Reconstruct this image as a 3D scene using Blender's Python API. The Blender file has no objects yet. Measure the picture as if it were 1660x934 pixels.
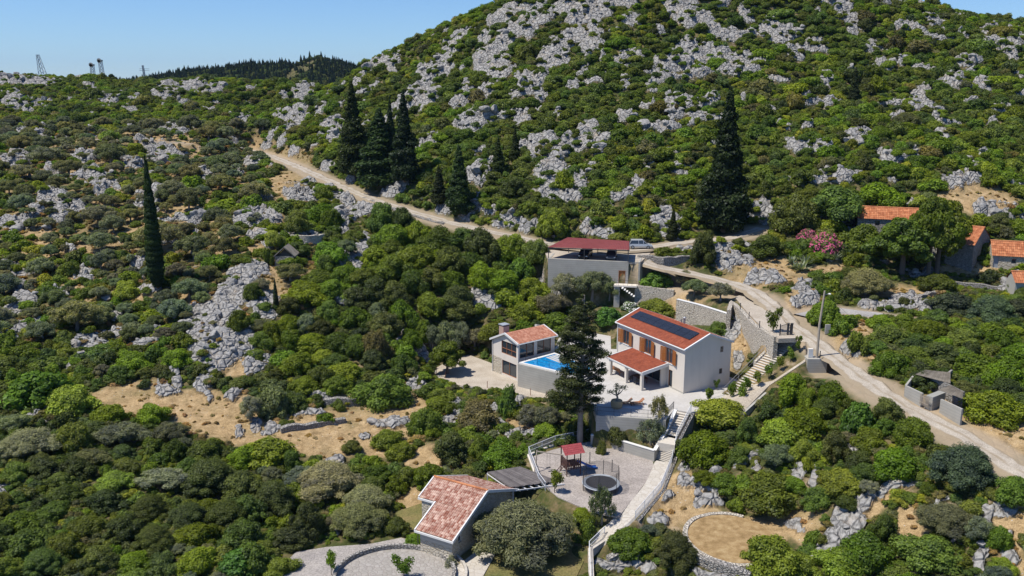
import bpy, math, random
import numpy as np
from mathutils import Vector, Matrix
R = math.radians
C = bpy.context.scene.collection
rng = np.random.default_rng(11)
random.seed(5)
sc = bpy.context.scene
# ------------------------------------------------------------------ camera, light, exposure
PITCH = R(13.15); FPX = 1400.0
cam = bpy.data.objects.new('camera', bpy.data.cameras.new('camera')); C.objects.link(cam)
cam.location = (0, 0, 0); cam.rotation_euler = (math.pi/2 - PITCH, 0, 0)
cam.data.lens = 36*FPX/1660; cam.data.sensor_width = 36; cam.data.clip_start = 0.5; cam.data.clip_end = 40000
sc.camera = cam
SUN_EL, SUN_DIR = R(63), (-0.955, -0.295)
w = bpy.data.worlds.new('World'); sc.world = w; w.use_nodes = True
nt = w.node_tree; bgn = nt.nodes['Background']
sky = nt.nodes.new('ShaderNodeTexSky'); sky.sky_type = 'NISHITA'; sky.sun_disc = False
sky.sun_elevation = SUN_EL; sky.sun_rotation = math.atan2(SUN_DIR[0], SUN_DIR[1])
sky.altitude = 100; sky.air_density = 1.0; sky.dust_density = 0.0; sky.ozone_density = 3.0
skm = nt.nodes.new('ShaderNodeMix'); skm.data_type = 'RGBA'; skm.blend_type = 'MULTIPLY'; skm.inputs[0].default_value = 1; skm.inputs[7].default_value = (.62, .82, 1.12, 1)
nt.links.new(sky.outputs[0], skm.inputs[6]); nt.links.new(skm.outputs[2], bgn.inputs[0]); bgn.inputs[1].default_value = 0.095
sun = bpy.data.objects.new('sun', bpy.data.lights.new('sun', 'SUN')); C.objects.link(sun)
sun.data.energy = 4.7; sun.data.angle = R(0.53); sun.data.color = (1.0, 0.935, 0.83)
d = Vector((-SUN_DIR[0]*math.cos(SUN_EL), -SUN_DIR[1]*math.cos(SUN_EL), -math.sin(SUN_EL)))
sun.rotation_euler = d.to_track_quat('-Z', 'Y').to_euler()
sc.view_settings.view_transform = 'Standard'; sc.view_settings.look = 'None'; sc.view_settings.gamma = 1
sc.view_settings.exposure = 0.33
sc.cycles.max_bounces = 5; sc.cycles.diffuse_bounces = 2; sc.cycles.transparent_max_bounces = 6
sc.cycles.use_denoising = True
# ------------------------------------------------------------------ measuring: a sight line through a pixel of the survey photo
CT, ST = math.cos(PITCH), math.sin(PITCH)
def ray(px, py):
    dx = (px-830)/FPX; dy = -(py-467)/FPX
    return (dx, CT+dy*ST, -ST+dy*CT)
def P(px, py, z):
    r = ray(px, py); t = z/r[2]; return (r[0]*t, r[1]*t, z)
def PY(px, py, Y):
    r = ray(px, py); t = Y/r[1]; return (r[0]*t, Y, r[2]*t)
def proj(x, y, z):
    dep = y*CT - z*ST; up = y*ST + z*CT
    return 830+FPX*x/dep, 467-FPX*up/dep, dep
# ------------------------------------------------------------------ noise
def _h(ix, iy, s):
    n = (ix.astype(np.int64)*374761393 + iy.astype(np.int64)*668265263 + s*1442695041) & 0xffffffff
    n = ((n ^ (n >> 13))*1274126177) & 0xffffffff
    return ((n ^ (n >> 16)) & 0xffffff)/float(0xffffff)
def vnoise(x, y, s=0):
    ix = np.floor(x); iy = np.floor(y); fx = x-ix; fy = y-iy
    fx = fx*fx*(3-2*fx); fy = fy*fy*(3-2*fy)
    a = _h(ix, iy, s); b = _h(ix+1, iy, s); c = _h(ix, iy+1, s); dd = _h(ix+1, iy+1, s)
    return (a*(1-fx)+b*fx)*(1-fy)+(c*(1-fx)+dd*fx)*fy
def fbm(x, y, s=0, o=4):
    v = 0; a = 0.5; t = 0
    for i in range(o):
        v = v+a*vnoise(x, y, s+i*7); t += a; a *= .5; x = x*2.03+3.1; y = y*2.03+1.7
    return v/t
def worley(x, y, s=0):
    ix = np.floor(x); iy = np.floor(y); f1 = np.full(x.shape, 9.0); f2 = np.full(x.shape, 9.0); hid = np.zeros(x.shape)
    for i in (-1, 0, 1):
        for j in (-1, 0, 1):
            cx = ix+i; cy = iy+j
            dd = np.hypot(cx+.15+.7*_h(cx, cy, s)-x, cy+.15+.7*_h(cx, cy, s+1)-y)
            near = dd < f1; f2 = np.where(near, f1, np.minimum(f2, dd)); hid = np.where(near, _h(cx, cy, s+2), hid); f1 = np.where(near, dd, f1)
    return f1, f2, hid
def sstep(a, b, x):
    t = np.clip((x-a)/(b-a), 0, 1); return t*t*(3-2*t)
# ------------------------------------------------------------------ terrain: surveyed heights, smooth surface through them
T = -39.5      # villa terrace level
ctl = []
def cz(*L):
    for px, py, z in L: ctl.append(P(px, py, z))
def cy(*L):
    for px, py, Y in L: ctl.append(PY(px, py, Y))
cz((0,934,-44),(200,934,-45),(400,934,-46),(560,934,-46),(0,800,-42),(200,800,-43),(400,800,-44.5),(520,850,-46),(0,680,-40.3),(200,680,-41.5),(400,690,-42.5),(550,700,-43.2),
   (0,560,-38),(200,560,-38.8),(350,545,-36.2),(350,640,-41.5),(500,560,-39),(0,460,-34.2),(255,462,-33.5),(400,445,-31.5),(0,380,-29.3),(200,380,-29),(400,385,-27.8),(0,300,-22.8),(200,300,-22.5),(330,300,-22.5),
   (470,270,-20.8),(430,252,-20),(0,225,-15.3),(200,228,-15.4),(320,228,-16),
   (500,278,-21.4),(560,305,-23.2),(610,325,-24.3),(690,350,-25.8),(760,368,-26.7),(830,383,-27.4),(890,395,-28),(1040,405,-28.4),(1100,393,-27.9),(1200,383,-27.5),
   (1060,430,-29.5),(1120,443,-30.3),(1190,460,-31.1),(1240,485,-31.8),(1275,520,-32.6),(1320,555,-33.6),(1370,592,-34.4),(1430,635,-35.1),(1500,675,-35.7),(1570,712,-36.2),(1640,755,-36.6),
   (1450,385,-28),(1560,445,-31.5),(1640,450,-31.5),(1400,445,-31.3),(1390,495,-33),(1480,500,-33.3),(1640,520,-33.5),(1650,590,-34.6),(1520,600,-34.9),(1620,680,-35.6),(1330,440,-31),
   (1650,860,-39),(1500,810,-39),(1500,900,-42),(1350,934,-45),(1180,880,-44.5),(1260,800,-42),(1200,740,-41.7),(1350,700,-38.3),(1450,730,-37.5),(1300,640,-37),(1240,690,-40.3),
   (1100,850,-44.2),(1000,934,-46.5),(930,920,-46.2),(700,640,-42.6),(600,650,-42.6),(650,560,-38.8),(800,500,-35.5),(700,455,-32.3),(600,455,-32.7),(500,455,-32.7),(600,385,-28.7),(700,405,-30),(500,345,-26),
   (900,525,-36.6),(950,505,-36),(1020,500,-35.3),(690,590,-42.3),(735,570,-42.2),(775,558,-41.4),(830,545,-39.8),(900,545,-39.3),(960,528,-39),(1000,528,-38.4),(1185,575,-37.6),(1205,560,-36),(850,690,-43.2),(760,720,-43.9),(650,760,-44.9),(900,705,-43.3),(720,800,-45.5),(1100,475,-33),(1160,475,-31.8),(700,900,-46),(860,900,-46.2),(900,445,-33.5),(850,430,-31.6),(850,560,-38.8))
cy((0,170,322),(200,168,325),(400,172,330),(30,128,378),(120,140,392),(240,143,385),(330,133,385),(420,152,395),(150,132,388),(520,140,360),
   (500,235,250),(480,178,330),(600,200,248),(600,150,280),(600,108,312),(700,62,292),(760,42,286),(750,300,181),(750,200,216),(750,120,250),(820,17,278),(950,-32,282),(1150,-62,286),(1350,-28,282),(1450,2,278),(1560,42,272),(1655,52,267),
   (900,320,173),(900,220,200),(900,120,233),(900,40,260),(1050,300,174),(1050,200,203),(1050,100,237),(1050,20,262),(1200,300,177),(1200,200,205),(1200,100,240),(1200,20,263),(1350,300,172),(1350,200,203),(1350,100,240),(1350,20,265),
   (1500,300,170),(1500,200,205),(1500,100,243),(1650,300,171),(1650,200,205),(1650,120,236),(650,260,205),(1350,370,158),(1500,350,160),(1650,370,158))
for px, py, zz in ((300,1300,-50),(830,1300,-50),(1400,1300,-49)): ctl.append(P(px, py, zz))
for c in list(ctl):
    s = c[0]/c[1]
    if s < -0.55: ctl.append((c[0]-0.32*c[1], c[1], c[2]))
    if s > 0.55: ctl.append((c[0]+0.32*c[1], c[1], c[2]))
for px, dz in ((-300,-10),(50,-12),(200,-14),(330,-13),(450,-12),(600,-30),(760,-30),(950,-24),(1150,-24),(1350,-24),(1560,-24),(1900,-24)):
    bx, by, bz = PY(px, 135 if px < 520 else {600:108,760:42,950:-32,1150:-62,1350:-28,1560:42,1900:70}[px], 392 if px < 520 else 292)
    ctl.append((bx*1.22, by+85, bz+dz))
ctl = np.array(ctl)
def _k(d2): return 0.5*d2*np.log(d2+1e-9)
_n = len(ctl); _X = ctl[:, :2]/100.
_A = np.zeros((_n+3, _n+3)); _d2 = ((_X[:, None]-_X[None])**2).sum(-1)
_A[:_n, :_n] = _k(_d2)+np.eye(_n)*2e-3*1.0; _A[:_n, _n] = 1; _A[:_n, _n+1:] = _X; _A[_n, :_n] = 1; _A[_n+1:, :_n] = _X.T
_W = np.linalg.solve(_A, np.concatenate([ctl[:, 2], [0, 0, 0]]))
def tps(x, y):
    out = np.empty(x.size); xf = x.ravel()/100.; yf = y.ravel()/100.
    for i in range(0, x.size, 20000):
        a = xf[i:i+20000]; b = yf[i:i+20000]
        out[i:i+20000] = _k((a[:, None]-_X[None, :, 0])**2+(b[:, None]-_X[None, :, 1])**2) @ _W[:_n]+_W[_n]+_W[_n+1]*a+_W[_n+2]*b
    return out.reshape(x.shape)
# grid: rows of constant Y, columns of constant X/Y
NS = 860
Ys = [24.0]
while Ys[-1] < 470:
    y = Ys[-1]; Ys.append(y+(0.8 if y < 55 else 0.26+0.0012*(y-55)))
NEAR = len(Ys)
while Ys[-1] < 10500: Ys.append(Ys[-1]*1.04)
Ys = np.array(Ys); Ss = np.linspace(-0.92, 0.92, NS)
coarse_y = np.concatenate([np.arange(24, 60, 4.), np.arange(60, 480, 2.0)])
cs = np.linspace(-0.92, 0.92, 185)
CZ = tps(cs[None]*coarse_y[:, None], np.repeat(coarse_y[:, None], 185, 1))
def grid_lookup(Z, sg, yg, x, y):
    s = x/np.maximum(y, 1); a = np.clip((s-sg[0])/(sg[1]-sg[0]), 0, len(sg)-1.001); ia = a.astype(int); fa = a-ia
    b = np.clip(np.interp(y, yg, np.arange(len(yg))), 0, len(yg)-1.001); ib = b.astype(int); fb = b-ib
    return (Z[ib, ia]*(1-fa)+Z[ib, ia+1]*fa)*(1-fb)+(Z[ib+1, ia]*(1-fa)+Z[ib+1, ia+1]*fa)*fb
def base_z(x, y): return grid_lookup(CZ, cs, coarse_y, x, y)
GX = Ss[None]*Ys[:, None]; GY = np.repeat(Ys[:, None], NS, 1)
GZ = base_z(GX, np.minimum(GY, 474))
# far land: pine ridge and blue mountains
def far_z(x, y):
    z = -48+0*x
    px_ = 830+FPX*x/(y*CT+1e-6)
    z = z+(48+np.interp(px_, [60, 150, 230, 300, 380, 440, 475, 500, 520, 540, 575, 640, 760], [-12, -4, 2, 10, 16, 20, 21, 29, 32, 27, 20, 15, 0]))*np.exp(-((y-930)/170.)**2)
    z = z+12*(fbm(x/60., y/60., 3)-.5)*sstep(700, 900, y)*sstep(2500, 1500, y)
    u = x/y
    m = 48+75*fbm(u*28+9, y*0+2., 21, 3)*(0.4+0.6*np.exp(-((u+0.43)/.06)**2))
    z = z+m*np.exp(-((y-8200)/1500.)**2)+35*np.exp(-((u+.46)/.09)**2)*np.exp(-((y-8200)/1500.)**2)
    return z
bl = sstep(395, 600, GY)
GZ = GZ*(1-bl)+far_z(GX, GY)*bl
GZ[:NEAR] += (fbm(GX[:NEAR]/14., GY[:NEAR]/14., 5)-.5)*2.2*sstep(150, 230, GY[:NEAR])
# rock outcrops, surveyed: centre and half sizes
ROCK = """13,130,25,8;51,132,30,8;23,163,15,12;46,178,8,6;60,170,8,4;76,176,4,4;283,129,25,6;321,132,20,6;298,142,30,6;267,155,18,7;352,146,12,6;298,168,8,4;180,164,9,5;144,141,7,4;211,177,10,4;398,194,10,10;285,214,15,8;355,219,9,5;375,225,9,4;257,204,7,5;38,217,6,3;58,218,6,3;249,232,20,5;270,250,25,8;257,260,14,5;144,284,20,8;139,258,12,6;26,266,16,10;90,278,12,4;411,266,10,8;331,289,10,5;393,286,5,10;213,266,14,7
90,320,18,9;116,338,18,9;46,356,12,6;18,364,16,8;95,356,12,7;59,346,10,6;164,314,7,5;177,350,10,3;254,313,10,10;252,336,8,8;308,359,13,8;290,354,6,4;401,362,22,7;226,338,10,4;116,405,12,5;229,428,10,9;231,446,7,6;275,392,10,3;139,444,10,8;28,467,14,7;41,490,16,10;38,503,22,6;98,477,12,8;248,468,17,5;175,482,8,4;180,517,12,4;257,511,8,5;226,521,8,5;26,531,20,5;409,436,20,8;396,459,20,10;380,480,22,12;355,506,26,14;308,506,16,8;334,526,30,12;396,531,10,6
329,543,26,20;355,561,30,20;386,548,18,18;342,586,18,15;332,620,16,8;144,563,16,12;116,589,14,8;149,584,10,8;239,556,14,5;188,549,8,4;21,540,10,8;64,527,14,8;280,615,8,5;62,672,14,8;260,535,7,5;411,604,14,8
393,543,18,22;426,502,18,14;437,486,10,8;429,584,14,9;403,602,12,10;555,491,7,12;660,551,12,8;681,569,7,10;786,489,18,12;763,455,6,4;678,622,12,8;524,640,14,6;737,658,14,10;735,674,18,8;380,648,8,8
560,351,8,20;555,359,12,22;585,343,16,10;418,356,28,10;503,323,16,7;475,318,10,8;539,318,14,10;565,326,12,6;472,382,16,8;503,387,18,6;585,390,8,10;560,421,22,9;598,410,12,10;539,433,12,7;439,400,10,5;405,439,25,7;640,310,22,10;722,338,16,12;760,349,14,10;781,351,6,8;791,444,8,4
490,150,14,9;477,181,20,7;451,186,8,8;521,181,8,5;539,214,20,14;469,209,7,4;402,194,5,8;482,199,4,4;459,161,6,4;531,134,8,5;554,129,8,4;580,134,10,4;593,147,14,4;564,110,15,5;613,106,16,6;639,101,10,12;624,91,16,3;670,160,28,14;696,163,18,10;698,124,12,18;721,114,14,8;726,86,14,10;755,143,7,5;744,168,12,8;798,104,20,20;791,147,12,10;811,124,12,10;760,196,16,12;768,209,14,6;801,191,18,6;811,75,8,12;786,62,8,6;742,62,18,5;703,227,6,4;477,250,8,6;585,284,20,8;528,278,10,4;773,286,16,12;793,266,6,6;456,232,8,7;431,238,8,7
823,21,12,9;805,31,12,8;854,46,14,16;877,33,16,8;826,59,16,14;815,75,12,12;808,90,10,10;911,13,14,10;936,23,16,14;967,21,20,10;980,5,12,8;1013,8,14,6;1021,33,12,6;944,36,22,6;926,64,22,10;967,62,11,16;959,77,14,6;911,80,14,12;895,95,20,12;905,103,12,8;949,108,6,10;977,95,5,8;862,134,20,10;846,149,20,8;877,121,10,10;875,159,5,16;820,118,12,5;839,185,14,7;846,200,12,7;808,190,9,6;931,141,9,5;1026,93,16,8;1088,103,26,10;1072,113,10,12;1070,134,12,5;1013,134,6,8;1108,18,22,16;1088,8,10,8;1132,33,22,12;1173,10,8,5;1209,28,8,10;1180,59,18,8;1211,54,8,6;1157,49,10,6;1116,75,10,7;1067,55,5,4;1147,93,30,8;1180,100,26,8;1196,118,26,8;1142,123,16,6;1114,123,8,6;1103,170,22,9;1147,167,14,7;1096,190,12,9;1075,211,24,5;1011,195,10,7;1049,177,10,4;954,218,14,9;977,226,12,5;877,231,22,8;939,237,20,6;903,188,5,6
1348,5,16,6;1368,15,12,14;1381,33,10,5;1384,49,9,6;1245,46,12,14;1266,59,18,10;1289,85,14,10;1320,80,18,8;1294,54,7,6;1510,33,12,7;1466,46,12,5;1412,80,9,6;1559,60,8,3;1605,72,14,6;1646,72,16,7;1638,87,12,7;1569,100,18,8;1571,116,5,5;1343,134,10,11;1548,136,16,7;1597,139,10,8;1489,149,12,6;1487,164,12,10;1507,175,7,8;1484,180,10,3;1525,190,8,5;1312,170,9,5;1307,159,6,4;1651,154,8,5;1623,185,12,6;1610,203,6,5;1389,224,12,10;1312,209,6,4;1284,213,8,3;1530,221,8,4;1263,131,16,4;1430,105,5,4;1383,119,6,2;1344,177,7,2;1279,234,8,3
870,238,22,10;890,246,24,12;934,235,24,10;970,228,14,6;906,271,8,16;893,282,20,10;865,259,8,8;893,310,26,12;883,320,14,12;939,300,12,12;919,323,16,8;965,251,8,6;842,246,10,6;783,287,8,14;790,349,12,8;826,361,18,10;862,372,14,7;975,379,16,6;947,374,10,6;991,379,8,6;986,341,4,5;1037,295,8,5;1109,277,14,7;1081,367,18,14;1099,364,10,10;1076,351,10,8;1086,384,14,5;1176,405,20,14;1186,426,18,8;795,441,10,6;1029,237,4,3
1391,223,13,10;1301,244,12,8;1332,241,14,7;1527,220,9,4;1486,249,5,5;1329,287,11,10;1360,290,12,7;1581,275,8,5;1594,254,8,6;1566,293,20,8;1550,300,10,6;1486,326,10,5;1275,292,5,4;1275,233,5,4;1208,277,4,6;1221,339,18,10;1239,354,10,6;1195,405,22,10;1213,424,10,4;1393,385,8,4
1643,345,18,8;1599,342,14,5;1509,450,8,7;1472,488,18,8;1411,495,16,6;1453,495,14,6;1634,462,14,8;1643,363,12,6;1505,505,12,4;1349,422,8,5;1227,450,16,4;1254,453,14,5;1305,468,16,12;1290,498,10,5;1305,495,14,7;1380,567,8,6;1350,603,20,6;1395,573,6,8;1266,666,4,4;1197,429,20,5
1106,756,8,6;1113,782,12,10;1204,747,14,6;1160,760,6,4;1235,761,6,4;1292,760,10,8;1323,766,7,18;1380,731,7,16;1138,791,8,6;1163,797,14,6;1150,826,20,8;1361,841,12,10;1345,873,28,16;1383,857,20,12;1390,822,14,14;1320,901,16,10;1295,851,10,10;1138,904,16,10;1157,923,28,8
1398,816,14,8;1454,786,26,6;1624,835,24,7;1602,829,8,5;1543,857,4,5;1590,920,8,8;1646,898,8,6;1530,819,6,4;1605,886,10,6;1653,750,6,4;999,919,30,10;1044,915,14,10;1130,899,12,10;1073,805,8,6;1065,849,14,4;681,573,8,8;674,624,14,8;741,676,20,10;747,663,10,6;653,684,5,4;648,691,10,4;775,703,7,6;811,695,8,8;818,669,12,5;833,658,12,8;845,701,22,4
14,804,14,10;39,807,6,8;72,700,8,4;268,634,14,4;329,629,14,6;379,650,8,6;390,702,7,4;333,643,6,4;391,700,8,3;444,693,8,6;419,689,6,4;502,672,20,5;523,639,10,6;595,711,10,8;627,689,20,3;738,675,20,8;773,704,6,5;730,657,12,8;462,857,8,6;537,868,8,6;552,743,12,3;1170,545,18,16;1130,522,14,8;1185,590,10,8;880,545,14,8;735,540,5,5"""
DRY = "1190,555,55,28;1230,590,20,16;320,668,150,24;460,700,120,22;560,690,100,20;640,670,50,18;300,660,110,22;205,640,30,10;420,695,80,20;560,695,70,16;490,722,70,14;645,655,50,9;600,722,50,10;1100,812,45,40;1430,812,30,20;1480,862,20,30;1620,715,60,28;1655,850,22,60;1240,432,60,12;1150,472,60,9;1580,322,50,18;1395,560,20,34;840,690,20,10;700,745,30,20;245,226,70,7;280,252,30,9;1450,475,50,10;1330,440,40,8;1560,435,40,8;1260,452,50,6;660,640,20,16;410,470,10,8;545,640,30,8;380,598,20,12;1330,580,30,16;1300,500,30,16;1545,660,50,20;670,830,20,28;1250,860,60,16"
rz = lambda px, py: None
def first_hit(px, py, Z, y0=45.0):
    r = ray(px, py); s = r[0]/r[1]; m = r[2]/r[1]
    a = np.clip((s-Ss[0])/(Ss[1]-Ss[0]), 0, NS-1.001); ia = int(a); fa = a-ia
    col = Z[:NEAR, ia]*(1-fa)+Z[:NEAR, ia+1]*fa; Y = Ys[:NEAR]
    f = m*Y-col; k = np.nonzero((f < 0) & (Y > y0))[0]
    if len(k) == 0: return None
    k = k[0]; y = Y[k] if k == 0 else Y[k-1]+(Y[k]-Y[k-1])*f[k-1]/max(f[k-1]-f[k], 1e-9)
    return (s*y, y, m*y)
# --- pads, road beds
def dist_poly(x, y, poly):
    "signed distance (negative inside) to a closed polygon"
    dmin = np.full(x.shape, 1e9); ins = np.zeros(x.shape, bool); n = len(poly)
    for i in range(n):
        ax, ay = poly[i][:2]; bx, by = poly[(i+1) % n][:2]; ex, ey = bx-ax, by-ay
        t = np.clip(((x-ax)*ex+(y-ay)*ey)/(ex*ex+ey*ey+1e-9), 0, 1)
        dmin = np.minimum(dmin, np.hypot(x-ax-t*ex, y-ay-t*ey))
        c = ((ay > y) != (by > y)) & (x < (bx-ax)*(y-ay)/(by-ay+1e-12)+ax); ins ^= c
    return np.where(ins, -dmin, dmin)
def dist_line(x, y, pts):
    dmin = np.full(x.shape, 1e9); zz = np.zeros(x.shape)
    for (a, b) in zip(pts[:-1], pts[1:]):
        ex, ey = b[0]-a[0], b[1]-a[1]; t = np.clip(((x-a[0])*ex+(y-a[1])*ey)/(ex*ex+ey*ey+1e-9), 0, 1)
        dd = np.hypot(x-a[0]-t*ex, y-a[1]-t*ey); k = dd < dmin; dmin = np.where(k, dd, dmin); zz = np.where(k, a[2]+(b[2]-a[2])*t, zz)
    return dmin, zz
def catmull(pts, step=1.2):
    pts = [np.array(p, float) for p in pts]; out = []
    Q = [2*pts[0]-pts[1]]+pts+[2*pts[-1]-pts[-2]]
    for i in range(1, len(Q)-2):
        n = max(2, int(np.linalg.norm(Q[i+1]-Q[i])/step))
        for k in range(n):
            t = k/n; a, b, c, e = Q[i-1:i+3]
            out.append(0.5*((2*b)+(c-a)*t+(2*a-5*b+4*c-e)*t*t+(3*b-a-3*c+e)*t**3))
    out.append(pts[-1]); return [tuple(p) for p in out]
def L(*pts): return [P(*p) for p in pts]
road_main = catmull(L((400,243,-19.8),(430,250,-20),(470,265,-20.8),(500,278,-21.4),(560,305,-23.2),(610,325,-24.3),(690,350,-25.8),(760,368,-26.7),(830,383,-27.4),(890,395,-28),(960,404,-28.5),(1020,415,-28.9),(1060,430,-29.5),(1120,443,-30.3),(1190,460,-31.1),(1240,485,-31.8),(1275,520,-32.6),(1320,555,-33.6),(1370,592,-34.4),(1430,635,-35.1),(1500,675,-35.7),(1570,712,-36.2),(1640,755,-36.6),(1720,802,-37)))
track_up = catmull(L((940,402,-28.4),(1000,405,-28.4),(1040,404,-28.4),(1100,394,-27.9),(1180,386,-27.5),(1235,370,-26.6)))
road_side = catmull(L((1300,512,-32.7),(1350,502,-33),(1400,507,-33.2),(1455,516,-33.5)))
path_left = catmull(L((150,226,-15.2),(200,227,-15.4),(250,229,-15.6),(300,231,-16)))
PADS = []
def pad(pts, z, fall=0.8, low=0.1):
    PADS.append(([P(a, b, z) for a, b in pts], z-low, fall))
ua, va = R(118.3), R(28.3); UX = (math.cos(ua), math.sin(ua)); VX = (math.cos(va), math.sin(va)); VO = (22.6, 107.8)
def vil(u, v): return (VO[0]+UX[0]*u+VX[0]*v, VO[1]+UX[1]*u+VX[1]*v)
terrace_poly = [P(968,673,T), P(1079,680.5,T), P(1093,664,T), P(1120,669,T), P(1142,664,T), P(1178,650,T), vil(-1.6,7.9), vil(0,10.2), vil(9,9.6), vil(17,8.4), vil(21,3), P(990,545,T), P(935,535,T), P(906,548,T), P(899,566,T), P(968,597,T), P(938,612,T)]
LOWP = -43.0
patio_poly = [P(x, y, LOWP) for x, y in ((705,598),(712,612),(735,622),(760,628),(800,634),(841,640),(885,648),(905,640),(900,610),(845,600),(800,590),(760,575),(735,580))]
play_poly = [P(x, y, -43.5) for x, y in ((858,742),(900,728),(955,716),(985,724),(1058,747),(1062,762),(1003,838),(955,828),(905,806),(872,780))]
lawn_poly = [P(x, y, -46.1) for x, y in ((640,830),(690,905),(760,934),(800,945),(930,945),(955,890),(960,850),(900,828),(830,815),(700,810))]
drive_poly = [P(x, y, -46.1) for x, y in ((430,945),(480,895),(530,887),(600,882),(650,872),(700,885),(735,912),(770,960),(700,990),(400,990))]
fore_poly = [P(888,418.5,-28.8), P(1038,426,-28.9), P(1055,408,-28.6), P(880,397,-28.3)]
apron_poly = [P(x, y, -32.3) for x, y in ((1192,482),(1215,470),(1255,500),(1292,548),(1262,549),(1240,535),(1210,505))]
gard_poly = [P(x, y, -32.6) for x, y in ((1036,463),(1100,462),(1190,470),(1188,492),(1165,500),(1100,488),(1040,486))]
low_gard = [P(x, y, -36.3) for x, y in ((950,502),(1005,492),(1030,497),(1100,518),(1180,555),(1190,575),(1150,560),(1060,520),(1000,512),(985,530),(940,528))]
bed_poly = [P(x, y, -42.5) for x, y in ((972,698),(1075,706),(1062,728),(985,706))]
thr_c = P(1186, 876, -44.5); thr_pad = [(thr_c[0]+6.2*math.cos(a), thr_c[1]+6.6*math.sin(a), 0) for a in np.linspace(0, 6.1, 24)]
base_pad = [P(x, y, -36.2) for x, y in ((1298, 596), (1338, 590), (1342, 608), (1300, 614))]
PADS += [(thr_pad, -44.45, 3.0), (base_pad, -36.2, .8), (lawn_poly, -46.2, 3.0), (play_poly, -43.6, 3.0), (drive_poly, -46.2, 3.0), (gard_poly, -32.7, 1.0), (low_gard, -36.4, 1.5), (patio_poly, LOWP-.1, .7), (bed_poly, -42.55, .6), (terrace_poly, T-.1, .6), (fore_poly, -28.95, .7), (apron_poly, -32.45, 1.0)]
X4, Y4, Z4 = GX[:NEAR], GY[:NEAR], GZ[:NEAR]
built = np.zeros(X4.shape); roadm = np.zeros(X4.shape)
def in_box(pts, m):
    a = np.array([p[:2] for p in pts]); return (X4 > a[:, 0].min()-m) & (X4 < a[:, 0].max()+m) & (Y4 > a[:, 1].min()-m) & (Y4 < a[:, 1].max()+m)
ROADS = [(road_main, 1.9), (track_up, 1.6), (road_side, 1.5), (path_left, 1.0)]
for pts, hw in ROADS:
    k = in_box(pts, 9); dd, zz = dist_line(X4[k], Y4[k], pts); wgt = 1-sstep(0, 1, (dd-hw-.4)/np.where(Z4[k] > zz, 6., 3.5))
    Z4[k] = Z4[k]*(1-wgt)+(zz-.22)*wgt; roadm[k] = np.maximum(roadm[k], 1-sstep(hw+.8, hw+2.2, dd))
for poly, z, fall in PADS:
    k = in_box(poly, max(fall, 4.5)+.5); dd = dist_poly(X4[k], Y4[k], poly); wgt = 1-sstep(0, 1, dd/np.where(Z4[k] > z, max(fall, 4.5), fall))
    Z4[k] = Z4[k]*(1-wgt)+z*wgt; built[k] = np.maximum(built[k], 1-sstep(0, .8, dd))
# stepped planting slope beside the side stair
st_top, st_bot = (37.4, 112.0, -33.3), (28.4, 106.2, T)
slope_poly = [P(1265,549,-33.3), P(1306,556,-33.6), P(1305,592,-35.2), P(1246,631,-38), P(1205,668,-39.6), P(1150,664,T), P(1175,638,T)]
def slope_z(x, y):
    ex, ey = st_top[0]-st_bot[0], st_top[1]-st_bot[1]; t = np.clip(((x-st_bot[0])*ex+(y-st_bot[1])*ey)/(ex*ex+ey*ey), 0, 1); return st_bot[2]+(st_top[2]-st_bot[2])*t
k = in_box(slope_poly, 2); dd = dist_poly(X4[k], Y4[k], slope_poly); wgt = 1-sstep(0, .6, dd); Z4[k] = Z4[k]*(1-wgt)+(slope_z(X4[k], Y4[k])-.12)*wgt; built[k] = np.maximum(built[k], wgt)
# path down past the playground
walk = catmull([P(1076,749,-43.42), P(1056,790,-43.5), P(1013,838,-43.7), P(985,862,-44.6), P(958,885,-45.6)], 0.5)
k = in_box(walk, 3); dd, zz = dist_line(X4[k], Y4[k], walk); wgt = 1-sstep(1.3, 2.2, dd); Z4[k] = Z4[k]*(1-wgt)+(zz-.14)*wgt; built[k] = np.maximum(built[k], wgt)
BUILT = np.maximum(built, roadm)
_px, _py, _ = proj(X4, Y4, Z4); leftz = sstep(560, 430, _px)*sstep(205, 235, _py)*sstep(540, 470, _py)
# rock and dry masks in ground coordinates
rockm = np.zeros(X4.shape); drym = np.zeros(X4.shape)
wx = X4+(fbm(X4/3., Y4/3., 40)-.5)*3.5; wy = Y4+(fbm(X4/3., Y4/3., 50)-.5)*5
outcrops = []
def blobs(txt, M, rmin, keep=None):
    for it in txt.replace('\n', ';').split(';'):
        px, py, rx, ry = map(float, it.split(','))
        h = first_hit(px, py, GZ)
        if h is None: continue
        dep = proj(*h)[2]; a = first_hit(px, py-ry, GZ); b = first_hit(px, py+ry, GZ)
        if a is None: a = (0, h[1]+6)
        if b is None: b = (0, h[1]-6)
        ax = rx*dep/FPX*1.2; ay = max(min((a[1]-b[1])/2*1.1, ax*3.5), rmin)
        if keep is not None: keep.append((h[0], h[1], ax, ay))
        ii = (np.abs(X4-h[0]) < ax*1.7+3) & (np.abs(Y4-h[1]) < ay*1.7+3)
        q = np.hypot((wx[ii]-h[0]-(wy[ii]-h[1])*h[0]/h[1])/ax, (wy[ii]-h[1])/ay)
        M[ii] = np.maximum(M[ii], 1-sstep(.85, 1.45, q))
blobs(ROCK, rockm, 1.0, outcrops); blobs(DRY, drym, 1.5)
rockm *= 1-BUILT; drym = np.maximum(drym, leftz*(.25+.75*sstep(.42, .62, fbm(X4/7., Y4/7., 200, 3))))
small = sstep(.68-.03*leftz, .78-.03*leftz, fbm(X4/7, Y4/4.5, 60, 3))*sstep(105, 150, Y4)
rockm = np.maximum(rockm, small*.85*(1-BUILT)*(1-drym*.6))
Z_smooth = Z4.copy()
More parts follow.
